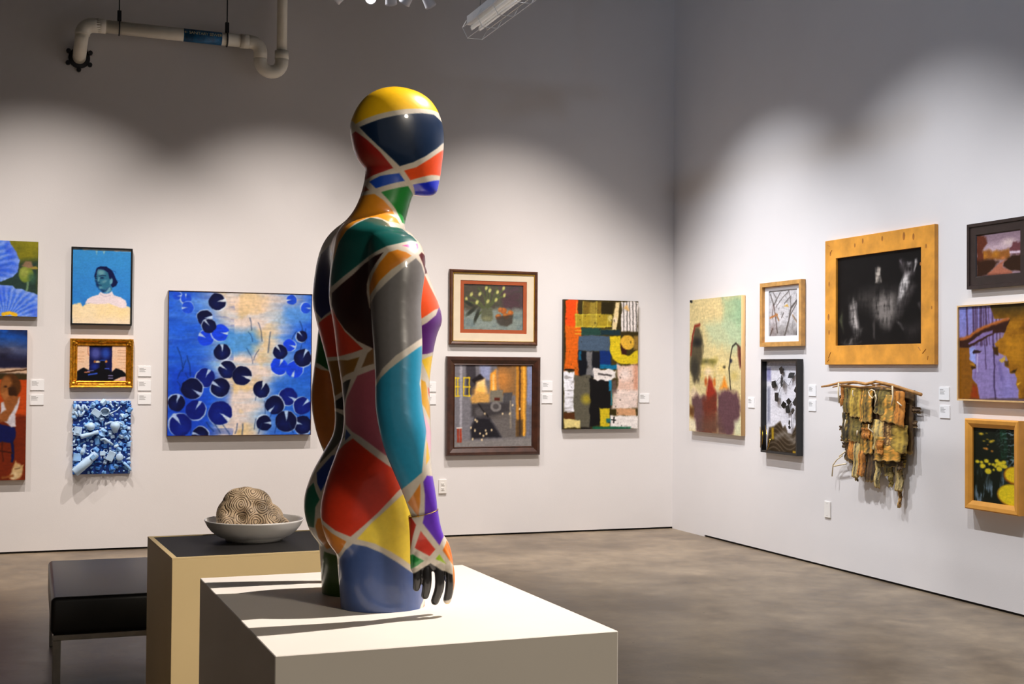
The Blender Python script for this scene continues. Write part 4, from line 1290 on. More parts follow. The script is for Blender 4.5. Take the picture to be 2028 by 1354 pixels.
# --- forge interior
def p_forge():
    w, h = 0.900, 0.893
    t = hang('forge_painting', 'painting of machinery with sparks and a yellow railing, wide brown frame', 'painting', 'back', 3.921, 1.173)
    rails(t, w, h, [(0, 0), (0, .035), (.008, .048), (.030, .048), (.050, .038), (.066, .030), (.074, .034), (.080, .026), (.080, 0)], M_DKWALNUT)
    iw, ih = w - .146, h - .146
    c = Canvas(iw, ih, RES, ((105, 700), (610, 704), (607, 1237), (103, 1243)), (128, 126, 132), 10)
    c.put(c.n(6, 6, 1), (100, 98, 104), .8)
    c.rect(105, 700, 208, 1215, (126, 124, 130), 3); c.rect(140, 700, 155, 1220, (166, 164, 172), 3); c.rect(180, 700, 240, 900, (70, 66, 72), 5)
    c.poly([(380, 700), (500, 700), (500, 900), (400, 900)], (150, 112, 70), 8); c.rect(380, 700, 470, 720, (120, 90, 60), 6)
    c.poly([(265, 700), (335, 700), (335, 800), (270, 790)], (150, 156, 186), 8)
    c.poly([(210, 800), (270, 760), (300, 790), (240, 830)], (40, 34, 36), 4)
    c.poly([(245, 815), (300, 790), (310, 880), (240, 900)], (252, 214, 150), 8); c.ell(270, 880, 40, 40, (255, 190, 90), 20, .8)
    c.poly([(335, 760), (372, 730), (375, 870), (332, 880)], (248, 170, 60), 6); c.line([(355, 770), (355, 860)], 12, (255, 226, 160), 5)
    c.poly([(205, 920), (250, 880), (330, 890), (330, 950), (220, 955)], (206, 160, 90), 8)
    c.ell(410, 800, 50, 60, (206, 140, 70), 30, .8)
    c.poly([(500, 700), (570, 700), (566, 1160), (500, 1170)], (196, 138, 52), 4); c.rect(520, 700, 532, 1175, (92, 64, 40), 3); c.rect(545, 700, 560, 1165, (236, 176, 70), 3)
    c.rect(500, 1060, 545, 1175, (60, 50, 44), 5, .7); c.rect(575, 700, 612, 1180, (140, 146, 176), 4); c.rect(575, 960, 612, 1180, (110, 108, 112), 20)
    c.poly([(335, 870), (415, 865), (415, 945), (340, 945)], (128, 122, 108), 3); c.rect(360, 915, 395, 935, (96, 46, 36), 2)
    c.poly([(420, 885), (480, 880), (470, 950), (420, 950)], (84, 82, 84), 3)
    c.poly([(215, 955), (470, 945), (465, 1040), (380, 1060), (215, 1040)], (70, 66, 68), 8)
    c.ell(370, 975, 34, 34, (130, 126, 124), 3); c.ell(370, 975, 18, 18, (84, 80, 80), 3); c.ell(265, 1010, 30, 30, (110, 106, 106), 8, .7); c.line([(260, 960), (320, 1040)], 9, (40, 36, 38), 3)
    c.poly([(330, 1040), (480, 1000), (500, 1190), (410, 1180)], (110, 104, 100), 10, .8); c.line([(465, 940), (465, 1110)], 10, (150, 140, 126), 4)
    c.poly([(235, 1045), (330, 1050), (410, 1175), (215, 1185), (210, 1120)], (40, 38, 44), 8)
    c.poly([(103, 1200), (500, 1180), (607, 1170), (607, 1243), (103, 1243)], (138, 134, 132), 12)
    for x in (108, 130, 150, 166, 196):
        pass
    for x in (110, 128, 165, 200):
        c.line([(x, 785), (x, 905)], 7, (230, 196, 40), 2)
    for y in (787, 845, 905):
        c.line([(106, y), (136, y)], 7, (230, 196, 40), 2); c.line([(164, y), (204, y)], 7, (230, 196, 40), 2)
    c.rect(123, 1115, 136, 1208, (160, 62, 40), 2); c.rect(140, 1115, 153, 1208, (170, 70, 46), 2); c.line([(123, 1113), (153, 1113)], 7, (226, 220, 214), 2)
    for x, y in ((240, 1060), (213, 1113), (238, 1130), (270, 1150), (292, 1165), (310, 1150), (343, 1128), (250, 1070), (305, 1130), (222, 1185), (282, 1190), (460, 1020), (415, 1020), (480, 965), (525, 990), (300, 1020)):
        c.ell(x, y, 5, 7, (250, 226, 180), 3)
    picture(t, c, .024, (90, 70, 60))


p_forge()


# --- abstract collage
def p_collage():
    w, h = 0.760, 1.203
    t = hang('collage_painting', 'tall unframed abstract collage of orange, yellow, black and white blocks', 'painting', 'back', 4.978, 1.557)
    c = Canvas(w, h, RES, ((812, 275), (1300, 283), (1297, 1115), (812, 1125)), (56, 48, 26), 12)
    c.put(c.n(9, 9, 1), (92, 78, 24), .6)
    R = c.rect
    R(822, 280, 900, 480, (232, 84, 24), 2, 1, 8); R(822, 450, 920, 740, (214, 104, 24), 3, 1, 12, 6); R(880, 700, 918, 870, (206, 106, 26), 3, 1, 8)
    R(935, 290, 1055, 375, (128, 104, 36), 4, 1, 10); R(885, 372, 1120, 455, (168, 146, 44), 3, 1, 10); R(980, 290, 1020, 450, (176, 158, 70), 6, .6, 10)
    for x in (895, 935, 1025, 1100):
        c.line([(x, 290), (x - 6, 455)], 4, (214, 200, 90), 2, .8)
    for y in (375, 455, 478, 500):
        c.line([(885, y), (1155, y - 8)], 4, (220, 206, 70), 2, .8)
    R(925, 460, 1050, 508, (40, 74, 66), 3); R(1050, 470, 1180, 505, (28, 54, 62), 3); R(1055, 290, 1130, 370, (48, 40, 14), 4)
    c.poly([(1150, 290), (1175, 290), (1165, 400), (1150, 470), (1125, 470), (1130, 400)], (226, 206, 160), 3); c.ell(1112, 395, 14, 22, (206, 190, 110), 3); c.ell(1148, 405, 12, 18, (240, 220, 190), 3)
    R(1185, 290, 1298, 485, (228, 220, 216), 3, 1, 10)
    for x in (1200, 1222, 1240, 1262, 1284):
        c.line([(x, 285), (x + 4, 490)], 5, (40, 36, 30), 2, .85)
    c.poly([(1200, 330), (1225, 300), (1240, 350)], (220, 180, 120), 4); R(1180, 480, 1298, 510, (60, 50, 20), 5, .8)
    R(905, 510, 1112, 612, (78, 96, 116), 3, 1, 6); R(905, 610, 1010, 780, (14, 18, 28), 4, 1, 10); R(908, 612, 925, 670, (20, 90, 120), 3)
    R(1042, 608, 1120, 720, (14, 50, 116), 4, 1, 8); R(1042, 700, 1180, 726, (16, 110, 150), 4, 1, 8); R(1000, 615, 1045, 740, (22, 24, 32), 4)
    R(958, 612, 1000, 770, (132, 130, 130), 4, .9, 10); c.line([(968, 780), (965, 840)], 12, (220, 216, 210), 3)
    c.poly([(1112, 512), (1180, 510), (1185, 600), (1230, 640), (1298, 600), (1298, 690), (1180, 695), (1130, 660), (1112, 620)], (216, 192, 40), 3, 1, 6)
    c.ell(1228, 552, 50, 48, (222, 178, 66), 3); c.rect(1270, 510, 1298, 600, (150, 120, 60), 5); c.poly([(1180, 560), (1200, 590), (1225, 605), (1220, 635), (1190, 630)], (60, 24, 20), 4)
    R(815, 745, 885, 1010, (232, 232, 238), 3, 1, 12, 9); c.put(np.clip((c.n(5, 30, 4) - .55) * 6, 0, 1) * c.soft(c.sd_poly(c.p([(815, 745), (885, 745), (885, 1010), (815, 1010)])), 3), (120, 116, 112), .6)
    c.line([(822, 736), (880, 736)], 9, (20, 18, 18), 2)
    R(880, 770, 985, 1110, (98, 94, 80), 4, 1, 10); c.ell(960, 925, 30, 30, (190, 170, 40), 14, .7); R(985, 795, 1120, 1100, (20, 18, 20), 4, 1, 14)
    R(1005, 728, 1160, 795, (226, 220, 216), 4, 1, 24, 7, 10); c.line([(1040, 760), (1120, 770)], 7, (30, 26, 26), 4)
    R(1160, 700, 1298, 975, (222, 190, 174), 6, 1, 14); R(1125, 860, 1298, 985, (228, 212, 204), 8, .9, 14); R(1270, 690, 1298, 860, (206, 150, 124), 10, .8); c.ell(1210, 760, 40, 40, (236, 222, 216), 20, .8)
    R(1105, 800, 1125, 870, (30, 130, 170), 3); R(1117, 860, 1126, 965, (50, 120, 130), 2); R(1125, 800, 1155, 885, (110, 90, 86), 6, .8)
    R(1045, 985, 1110, 1105, (206, 184, 40), 3, 1, 8); R(1112, 990, 1150, 1025, (60, 50, 16), 3); R(1155, 985, 1285, 1030, (206, 160, 120), 4, 1, 8); R(1115, 1030, 1298, 1110, (230, 224, 220), 4, 1, 8)
    c.line([(1140, 1040), (1138, 1075)], 8, (20, 18, 18), 2); c.line([(1122, 1058), (1150, 1060)], 6, (20, 18, 18), 2); R(1090, 1050, 1116, 1080, (40, 110, 110), 4)
    R(815, 1015, 885, 1058, (90, 52, 22), 4); R(818, 1058, 922, 1115, (222, 206, 140), 3, 1, 8); R(1000, 1103, 1250, 1125, (26, 96, 70), 4); R(925, 1108, 990, 1125, (30, 26, 24), 3)
    c.put(np.clip((c.n(40, 40, 9, 2) - .78) * 8, 0, 1), (30, 26, 22), .5)
    picture(t, c, .040, (40, 34, 26))


p_collage()

# ------------------------------------------------------------------ pictures on the right wall
# --- plum and cream abstract on a deep cradled panel
def p_plum():
    w, h = 0.945, 1.209
    t = hang('plum_abstract', 'unframed cream and pale green abstract with plum brown shapes below', 'painting', 'right', 10.379, 1.554)
    c = Canvas(w, h, RES, ((82, 228), (395, 200), (395, 1053), (80, 1027)), (222, 204, 150), 14)
    c.put(c.n(5, 5, 1), (206, 194, 146), .7)
    c.poly([(290, 215), (400, 200), (400, 500), (330, 470), (290, 380)], (160, 188, 150), 14, 1, 10, 5)
    c.poly([(180, 380), (330, 330), (400, 400), (390, 560), (200, 480)], (188, 200, 164), 18, .8, 14, 5)
    c.ell(230, 280, 70, 50, (232, 206, 152), 30, .6)
    c.poly([(150, 600), (250, 600), (240, 680), (160, 690)], (170, 150, 40), 14, .8, 14, 8); c.ell(185, 605, 18, 14, (70, 70, 30), 8); c.ell(225, 610, 14, 14, (90, 90, 30), 8)
    c.ell(200, 660, 34, 34, (244, 222, 190), 16); c.ell(280, 650, 22, 28, (232, 208, 140), 10); c.ell(355, 690, 20, 26, (200, 180, 110), 8, .8); c.ell(297, 636, 6, 6, (40, 36, 26), 3)
    c.poly([(110, 400), (140, 390), (165, 450), (165, 560), (140, 720), (110, 730), (85, 660), (90, 500)], (84, 76, 56), 8, .95, 12, 8); c.ell(130, 485, 26, 26, (30, 30, 28), 8); c.ell(115, 640, 22, 60, (52, 50, 42), 10, .8)
    c.line([(90, 560), (100, 450), (115, 385), (145, 378)], 9, (140, 52, 34), 3)
    c.line([(335, 770), (325, 650), (335, 560), (345, 510), (365, 490), (385, 520)], 5, (40, 36, 30), 2); c.ell(336, 598, 7, 10, (40, 40, 60), 3)
    c.poly([(372, 500), (392, 520), (398, 640), (385, 640), (375, 560)], (110, 60, 50), 5)
    c.poly([(205, 700), (222, 720), (250, 800), (250, 900), (180, 900), (190, 790)], (156, 48, 26), 7, 1, 8); c.ell(185, 725, 8, 24, (190, 100, 40), 4); c.ell(238, 730, 8, 26, (200, 120, 50), 4)
    c.poly([(270, 770), (300, 700), (320, 770)], (232, 148, 50), 7, 1, 6); c.poly([(80, 800), (110, 760), (160, 820), (190, 840), (110, 850)], (228, 206, 180), 10, .8)
    c.poly([(100, 830), (130, 800), (190, 820), (190, 1050), (120, 1035), (105, 900)], (106, 74, 76), 8, 1, 10)
    c.poly([(165, 840), (250, 800), (255, 1050), (175, 1045)], (112, 50, 32), 10, .95, 10); c.poly([(255, 790), (300, 770), (370, 790), (395, 880), (390, 960), (340, 1050), (260, 1050)], (104, 72, 78), 8, 1, 10)
    c.poly([(150, 960), (260, 930), (300, 1050), (140, 1045)], (110, 82, 66), 20, .7); c.poly([(355, 970), (395, 940), (395, 1050), (360, 1050)], (214, 214, 180), 8, .9)
    c.poly([(80, 870), (110, 880), (105, 950), (80, 930)], (110, 70, 24), 8); c.poly([(80, 950), (120, 960), (125, 1030), (80, 1025)], (232, 220, 190), 8); c.line([(82, 232), (95, 236)], 8, (30, 30, 30), 2)
    picture(t, c, .040, (226, 186, 130))


p_plum()


# --- winter branches under glass
def p_winter():
    w, h = 0.630, 0.530
    t = hang('winter_branches', 'small grey print of bare branches in a light oak frame', 'painting', 'right', 9.287, 1.974)
    rails(t, w, h, [(0, 0), (0, .040), (.034, .040), (.034, .016), (.038, .016), (.038, 0)], M_OAK)
    iw, ih = .43, .375
    board(t, 'mat', w - .068, h - .068, iw, ih, .006, .014, M_WHITEMAT, .0, .008)
    c = Canvas(iw + .006, ih + .006, 330, ((553, 163), (755, 155), (753, 452), (553, 458)), (196, 194, 196), 15)
    c.put(np.clip((c.n(10, 10, 1) - .35) * 2, 0, 1), (228, 226, 228), .9); c.put(np.clip((c.n(16, 16, 2) - .55) * 4, 0, 1), (128, 126, 126), .6)
    c.poly([(550, 380), (620, 400), (700, 400), (755, 380), (755, 460), (550, 460)], (110, 106, 104), 24, .7, 18, 8)
    K = (66, 58, 54)
    for P, wd in (([(610, 425), (600, 350), (585, 250), (560, 180)], 5), ([(585, 250), (630, 170)], 4), ([(600, 260), (650, 200), (690, 165)], 3), ([(660, 450), (690, 350), (705, 270), (755, 215)], 8), ([(705, 260), (700, 200), (690, 160)], 3), ([(692, 330), (745, 240)], 4),
                  ([(575, 330), (580, 240)], 4), ([(740, 450), (745, 420)], 7), ([(560, 440), (575, 400)], 6), ([(640, 330), (655, 300)], 4), ([(720, 320), (750, 365)], 4), ([(600, 200), (580, 170)], 3), ([(660, 240), (700, 200)], 3)):
        c.line(P, wd, K, 2, .9)
    c.line([(556, 330), (610, 310)], 7, (186, 124, 66), 2); c.line([(600, 305), (620, 345)], 7, (170, 120, 70), 2); c.poly([(655, 258), (680, 245), (690, 262)], (214, 166, 60), 2); c.line([(715, 315), (745, 360)], 4, (190, 140, 80), 2, .7)
    picture(t, c, .006, (200, 200, 200), 'print', M_PRINT)


p_winter()


# --- black shadow box
def p_shadowbox():
    w, h = 0.553, 0.771
    t = hang('shadow_box_collage', 'narrow black box frame with white and black cut paper inside', 'artwork', 'right', 9.281, 1.219)
    rails(t, w, h, [(0, 0), (0, .055), (.018, .055), (.018, 0)], M_BLACK)
    c = Canvas(w - .034, h - .034, 300, ((545, 600), (738, 598), (738, 1165), (545, 1150)), (226, 224, 230), 16)
    c.put(c.n(8, 8, 1), (206, 206, 214), .5)
    c.poly([(565, 610), (640, 605), (735, 610), (735, 640), (660, 650), (565, 640)], (150, 150, 160), 8, .8)
    c.rect(545, 640, 570, 720, (120, 118, 170), 5, .7); c.rect(550, 760, 566, 980, (130, 132, 150), 6, .8)
    wave = [(560, 1010), (590, 1000), (625, 968), (640, 1010), (652, 992), (668, 1040), (690, 1045), (712, 990), (738, 1030), (738, 1170), (545, 1160)]
    c.poly(wave, (64, 50, 32), 3)
    ln = np.sin((c.Y * 60 + 5 * np.sin(c.X * 7)) * 1.4)
    c.put(c.soft(c.sd_poly(c.p(wave)), 3) * np.clip(ln, 0, 1), (124, 110, 96), .55)
    c.line([(600, 1070), (650, 1040), (700, 1090), (735, 1040)], 16, (176, 170, 164), 7, .5)
    c.rect(575, 1010, 588, 1080, (176, 146, 40), 3); c.rect(695, 1150, 728, 1162, (206, 166, 50), 2)
    picture(t, c, .010, (200, 200, 200), 'backing')
    rnd = random.Random(3)

    def L(zx, zy, d):
        u = (zx - 545) / 193.; v = (zy - 600) / 555.
        return ((u - .5) * (w - .034), -d, (.5 - v) * (h - .034))
    for x, y, r_ in ((640, 655, 10), (700, 688, 10), (600, 740, 12), (650, 720, 14), (618, 818, 13), (660, 865, 9), (683, 843, 9), (725, 842, 10), (678, 890, 11), (712, 900, 9), (695, 970, 6), (690, 1000, 5), (725, 770, 7)):
        s = .0026 * r_
        m = MB()
        m.box(-s, s, -.002, .002, -s * .8, s * .8).box(-s * .5, s * 1.2, -.004, -.002, -s * .3, s)
        o = m.build('paper_piece', M_BLACK, t, L(x, y, .022 + rnd.random() * .02)); o.rotation_euler = (rnd.uniform(-.4, .4), rnd.uniform(0, 3), rnd.uniform(-.5, .5))
    for P in (((600, 740), (630, 700), (655, 730)), ((650, 715), (680, 750), (705, 690)), ((620, 820), (630, 770), (650, 740)), ((680, 850), (700, 900), (695, 1000)), ((640, 655), (640, 700), (630, 740))):
        MB().tube([L(x, y, .024) for x, y in P], .0016, 6).build('wire', M_STEEL, t, sm=True)
    for x0, y0, x1, y1 in ((530, 1010, 538, 1140), (560, 1000, 585, 1120), (590, 1080, 575, 1160), (545, 1030, 548, 1120)):
        MB().tube([L(x0, y0, .046), L((x0 + x1) / 2 + 3, (y0 + y1) / 2, .052), L(x1, y1, .056)], .0022, 6).build('bead_string', M_GOLD, t, sm=True)


p_shadowbox()


# --- horse drawing in a rustic wooden frame
def p_horse():
    w, h = 1.306, 0.951
    t = hang('horse_drawing', 'pale horse on black in a wide rough golden wood frame', 'painting', 'right', 8.000, 2.034)
    rails(t, w, h, [(0, 0), (0, .028), (.002, .030), (.142, .030), (.144, .028), (.144, 0)], M_RUSTIC)
    iw, ih = w - .276, h - .276
    c = Canvas(iw, ih, RES, ((230, 360), (880, 268), (882, 1042), (228, 1058)), (14, 12, 12), 18)
    g = c.n(10, 10, 1)
    c.put(g, (24, 22, 22), .8)
    W_ = (190, 182, 176); G_ = (112, 106, 100)
    hair = c.n(40, 7, 2) * .7 + c.n(7, 40, 3) * .3
    def brush(P, col, s, al):
        c.put(c.soft(c.sd_poly(c.p(P)), s) * np.clip((hair - .18) * 2.6, 0, 1), col, al)
    brush([(340, 690), (420, 640), (530, 610), (690, 600), (720, 700), (690, 800), (600, 900), (480, 760), (400, 720)], G_, 40, .55)
    brush([(330, 740), (360, 690), (385, 720), (385, 800), (410, 920), (360, 940), (330, 860)], W_, 14, .95)
    brush([(525, 700), (600, 640), (670, 660), (680, 780), (640, 910), (580, 880), (530, 800)], (160, 152, 146), 24, .75)
    brush([(700, 690), (715, 560), (750, 480), (790, 460), (785, 560), (730, 690), (700, 720)], (226, 220, 216), 10, 1)
    brush([(715, 370), (760, 380), (800, 400), (820, 460), (800, 520), (740, 480), (715, 430)], (120, 112, 112), 14, .75)
    brush([(818, 370), (832, 365), (838, 400), (815, 460)], (210, 204, 200), 5, 1); brush([(765, 390), (790, 395), (785, 430), (765, 420)], (220, 214, 212), 6, .9); brush([(715, 375), (728, 370), (726, 410)], (150, 140, 146), 5, .9)
    brush([(780, 520), (830, 580), (800, 640), (720, 830), (690, 830), (690, 720), (760, 620)], (92, 86, 84), 16, .8)
    brush([(840, 720), (870, 700), (865, 770)], (120, 112, 110), 8, .7); brush([(690, 860), (720, 870), (740, 920)], (160, 152, 148), 8, .9)
    brush([(380, 950), (430, 920), (410, 980), (330, 1050), (300, 1050)], (140, 134, 128), 12, .8); brush([(240, 850), (275, 760), (275, 860), (280, 950)], (92, 96, 70), 8, .7); brush([(350, 1040), (420, 1020), (380, 1055)], (120, 114, 110), 8, .8)
    brush([(510, 880), (530, 820), (530, 1000), (515, 990)], (90, 84, 80), 6, .7); brush([(260, 1020), (310, 1000), (290, 1050)], (80, 78, 74), 8, .7)
    brush([(740, 900), (880, 860), (880, 960), (780, 990)], (70, 64, 62), 24, .6)
    brush([(528, 440), (550, 420), (575, 440), (570, 480), (580, 545), (560, 560), (530, 550), (535, 490)], (190, 180, 168), 6, 1); c.line([(525, 700), (527, 960)], 3, (60, 56, 54), 2, .7)
    picture(t, c, .012, (20, 20, 20))
    M_SCAR = mat('dark_wood_scar', (168, 104, 36), 0.6, var=0.3)
    rnd = random.Random(9)

    def L(zx, zy):
        u = (zx - 138) / 860.; v = (zy - (232 - 140 * u)) / (971 + 134 * u)
        return ((u - .5) * w, -.0303, (.5 - v) * h)
    knots = MB()
    for x, y, rr in ((185, 330, .02), (175, 570, .022), (170, 830, .028), (175, 950, .022), (395, 260, .018), (460, 225, .022), (615, 205, .022), (780, 185, .032), (850, 190, .026), (940, 265, .018), (900, 405, .014), (980, 750, .014)):
        px_, py_, pz_ = L(x, y)
        if abs(px_) < w / 2 - .155 and abs(pz_) < h / 2 - .155:
            continue
        o = MB().lathe([(0, .0006), (rr * .5, .0005), (rr, 0), (0, 0)], 14).build('knot', M_SCAR, t, (px_, py_, pz_)); o.rotation_euler = (PI / 2, 0, 0); o.scale = (.45, .9, 1)
    knots.bm.free()
    for (a, b) in (((160, 260), (180, 270)), ((185, 330), (200, 300)), ((900, 1085), (885, 1060)), ((915, 1110), (940, 1075)), ((950, 1160), (955, 1130)), ((170, 1150), (190, 1105)), ((160, 1180), (175, 1160)), ((935, 215), (900, 1))):
        if b[1] == 1:
            continue
        A, B = Vector(L(*a)), Vector(L(*b))
        MB().tube([A, B], .0028, 6).build('scratch', M_SCAR, t)


p_horse()


# --- dark framed landscape cut by the right picture edge
def p_path():
    w, h = 0.560, 0.424
    t = hang('sunset_path_picture', 'small dusky garden path picture in a broad dark wooden frame', 'painting', 'right', 7.014 - w / 2, 2.258)
    rails(t, w, h, [(0, 0), (0, .034), (.020, .034), (.024, .026), (.074, .026), (.080, .020), (.080, 0)], M_DARKWOOD)
    iw, ih = w - .152, h - .152
    c = Canvas(iw, ih, 320, ((352, 292), (918, 222), (915, 830), (350, 868)), (140, 118, 128), 20)
    c.put(np.clip(c.V * 2, 0, 1), (176, 150, 160), .7); c.ell(760, 400, 60, 40, (226, 206, 196), 30); c.ell(600, 470, 140, 50, (214, 190, 196), 40, .8)
    c.poly([(430, 500), (520, 480), (560, 540), (620, 500), (770, 500), (780, 640), (430, 640)], (150, 96, 44), 14, 1, 16, 9); c.ell(450, 570, 40, 40, (186, 126, 44), 18, .8); c.ell(600, 560, 40, 40, (190, 130, 40), 18, .8)
    c.poly([(350, 290), (440, 300), (490, 370), (460, 460), (430, 520), (440, 640), (350, 700)], (104, 54, 36), 10, 1, 18, 9)
    c.poly([(350, 640), (560, 630), (640, 660), (580, 740), (500, 830), (350, 870)], (62, 36, 20), 12, 1, 10)
    c.poly([(780, 480), (820, 400), (880, 385), (920, 400), (920, 560), (770, 540)], (112, 66, 70), 8, 1, 16, 10); c.rect(775, 515, 920, 548, (206, 186, 196), 4)
    c.poly([(700, 660), (800, 570), (920, 570), (920, 800), (780, 790), (690, 720)], (58, 36, 20), 10, 1, 10)
    c.poly([(740, 632), (690, 680), (690, 740), (800, 800), (810, 835), (500, 862), (490, 825), (580, 750), (650, 670)], (176, 112, 88), 6, 1, 8); c.ell(690, 610, 26, 18, (190, 120, 70), 6)
    c.rect(350, 830, 920, 880, (50, 28, 20), 14, .5)
    picture(t, c, .018, (30, 24, 20))


p_path()


# --- tree trunks shaped like profiles, cut by the right picture edge
def p_tree():
    w, h = 0.930, 0.622
    t = hang('golden_tree_painting', 'golden cliffs and violet forest painting in a thin pale wood frame', 'painting', 'right', 7.097 - w / 2, 1.633)
    rails(t, w, h, [(0, 0), (0, .046), (.010, .046), (.010, .03), (.014, .03), (.014, 0)], M_MAPLE)
    # the sheet reaches further right than the photograph
    c = Canvas(w - .022, h - .022, 300, ((112, 98), (1330, 20), (1325, 1290), (118, 1230)), (140, 122, 170), 22)
    c.put(np.clip(1 - c.V * 2, 0, 1) * np.clip(1 - c.X * 3, 0, 1), (110, 140, 224)); c.put(c.n(30, 3, 1), (160, 146, 196), .8)
    for x, wd in ((205, 22), (290, 26), (320, 20), (385, 36), (450, 26), (485, 10), (530, 20), (420, 14), (340, 12), (580, 16), (620, 12)):
        c.line([(x, 90), (x + 6, 300), (x + 14, 560)], wd, (78, 54, 80), 6, .8)
    c.line([(545, 560), (560, 760), (556, 1100), (575, 1240)], 16, (70, 52, 84), 5); c.line([(440, 560), (455, 860)], 12, (92, 72, 110), 5); c.line([(330, 660), (320, 960)], 10, (120, 92, 140), 5, .7); c.line([(345, 660), (345, 900)], 14, (200, 190, 216), 5, .7); c.line([(620, 800), (650, 1000)], 30, (112, 96, 150), 14, .7)
    c.poly([(240, 590), (320, 590), (330, 800), (250, 760)], (160, 176, 236), 14, .8)
    c.put(np.clip((c.V - .55) * 2, 0, 1) * np.exp(-((c.X - .5) / .12) ** 2), (140, 140, 214), .5)
    right = [(500, 70), (560, 240), (740, 230), (690, 400), (670, 460), (560, 545), (600, 650), (700, 700), (720, 760), (690, 830), (740, 860), (745, 915), (800, 920), (835, 985), (820, 1060), (850, 1130), (850, 1240), (1340, 1300), (1340, 10)]
    c.poly(right, (178, 124, 28), 4)
    rm = c.soft(c.sd_poly(c.p(right)), 4)
    c.put(rm * np.clip((c.n(9, 9, 2) - .4) * 2.5, 0, 1), (128, 84, 18), .8); c.put(rm * np.clip(1.0 - (c.V - .02) * 6, 0, 1), (58, 48, 16), .9)
    c.put(rm * np.clip((c.X - .58) * 2.5, 0, 1), (92, 62, 20), .7); c.ell(780, 560, 130, 110, (206, 146, 36), 60, .6)
    c.poly([(530, 590), (600, 590), (610, 690), (560, 680)], (70, 44, 14), 7); c.poly([(620, 760), (690, 700), (690, 770), (650, 790)], (206, 172, 80), 6); c.poly([(680, 770), (730, 760), (730, 830), (690, 830)], (96, 66, 24), 7); c.poly([(750, 905), (830, 860), (810, 920)], (60, 40, 12), 7); c.poly([(825, 1050), (875, 1035), (840, 1075)], (222, 176, 50), 4)
    c.poly([(112, 590), (190, 580), (240, 600), (245, 740), (325, 810), (325, 850), (280, 860), (285, 980), (340, 1060), (375, 1235), (112, 1235)], (142, 92, 20), 4)
    c.poly([(290, 1040), (340, 1080), (370, 1235), (260, 1235)], (150, 62, 14), 14); c.poly([(260, 840), (325, 800), (325, 850), (280, 870)], (66, 40, 10), 6); c.poly([(250, 800), (300, 790), (325, 830)], (214, 160, 50), 6, .8)
    c.poly([(112, 480), (200, 470), (300, 410), (420, 345), (560, 300), (700, 235), (745, 250), (690, 405), (560, 420), (430, 490), (330, 550), (230, 600), (112, 590)], (62, 34, 24), 5)
    c.poly([(225, 540), (330, 470), (420, 410), (540, 380), (530, 415), (420, 470), (320, 525), (240, 560)], (140, 118, 168), 4)
    c.line([(130, 490), (230, 465), (330, 395), (450, 335), (570, 295), (720, 240)], 26, (190, 112, 50), 8, .9)
    c.poly([(285, 650), (310, 620), (400, 640), (380, 660), (300, 670)], (50, 30, 26), 5)
    c.rect(-200, 1226, 1400, 1290, (60, 40, 16), 4, .5)
    picture(t, c, .034, (120, 90, 40))


p_tree()


# --- yellow water lilies in a golden wood frame
def p_yellow():
    w, h = 0.495, 0.583
    t = hang('yellow_lily_painting', 'dark pond with yellow lily flowers in a golden wood frame', 'painting', 'right', 6.753, 0.917)
    rails(t, w, h, [(0, 0), (0, .060), (.008, .066), (.030, .062), (.050, .050), (.056, .046), (.056, 0)], M_PINE)
    iw, ih = w - .106, h - .106
    c = Canvas(iw, ih, 330, ((1350, 462), (1693, 482), (1700, 1132), (1355, 1072)), (20, 30, 18), 24)
    wv = np.sin(c.Y * 90 + 10 * c.n(4, 9, 1) * 3)
    c.put(np.clip(wv * .6 + (c.n(8, 14, 2) - .45) * 2, 0, 1) * np.clip((c.X - .55) * 3 + (.3 - c.V), 0, 1), (150, 172, 186), .9)
    c.put(np.clip((c.n(14, 5, 3) - .52) * 5, 0, 1) * np.clip((c.V - .45) * 3, 0, 1), (136, 158, 178), .85); c.put(np.clip((c.n(12, 4, 4) - .5) * 4, 0, 1) * (c.X > .6) * (c.V < .4), (30, 84, 56), .7)
    Yl = (226, 206, 50)
    rnd = random.Random(2)
    for x, y, r_ in ((1385, 748, 18), (1420, 755, 14), (1460, 745, 20), (1430, 785, 24), (1475, 830, 28), (1485, 770, 12), (1515, 775, 14), (1545, 745, 18), (1570, 770, 24), (1600, 760, 20), (1610, 795, 20), (1565, 812, 24), (1535, 790, 14), (1520, 820, 10), (1590, 790, 16), (1545, 775, 14)):
        c.ell(x, y, r_, r_ * .85, Yl, 3)
    for x, y, r_ in ((1415, 520, 20), (1460, 515, 5), (1438, 578, 9), (1467, 566, 7), (1500, 580, 18), (1515, 575, 8), (1490, 590, 9)):
        c.ell(x, y, r_, r_ * .5, (206, 176, 50), 3)
    for x, y, r_ in ((1440, 640, 9), (1460, 645, 14), (1505, 665, 10), (1470, 610, 5)):
        c.ell(x, y, r_, r_ * .7, (206, 140, 60), 3)
    c.ell(1690, 872, 92, 74, (150, 84, 20), 3); c.ell(1694, 868, 84, 66, (238, 206, 40), 4); c.ell(1672, 1040, 124, 92, (150, 96, 20), 3); c.ell(1676, 1036, 120, 88, (236, 212, 42), 4)
    picture(t, c, .036, (40, 30, 20))


p_yellow()


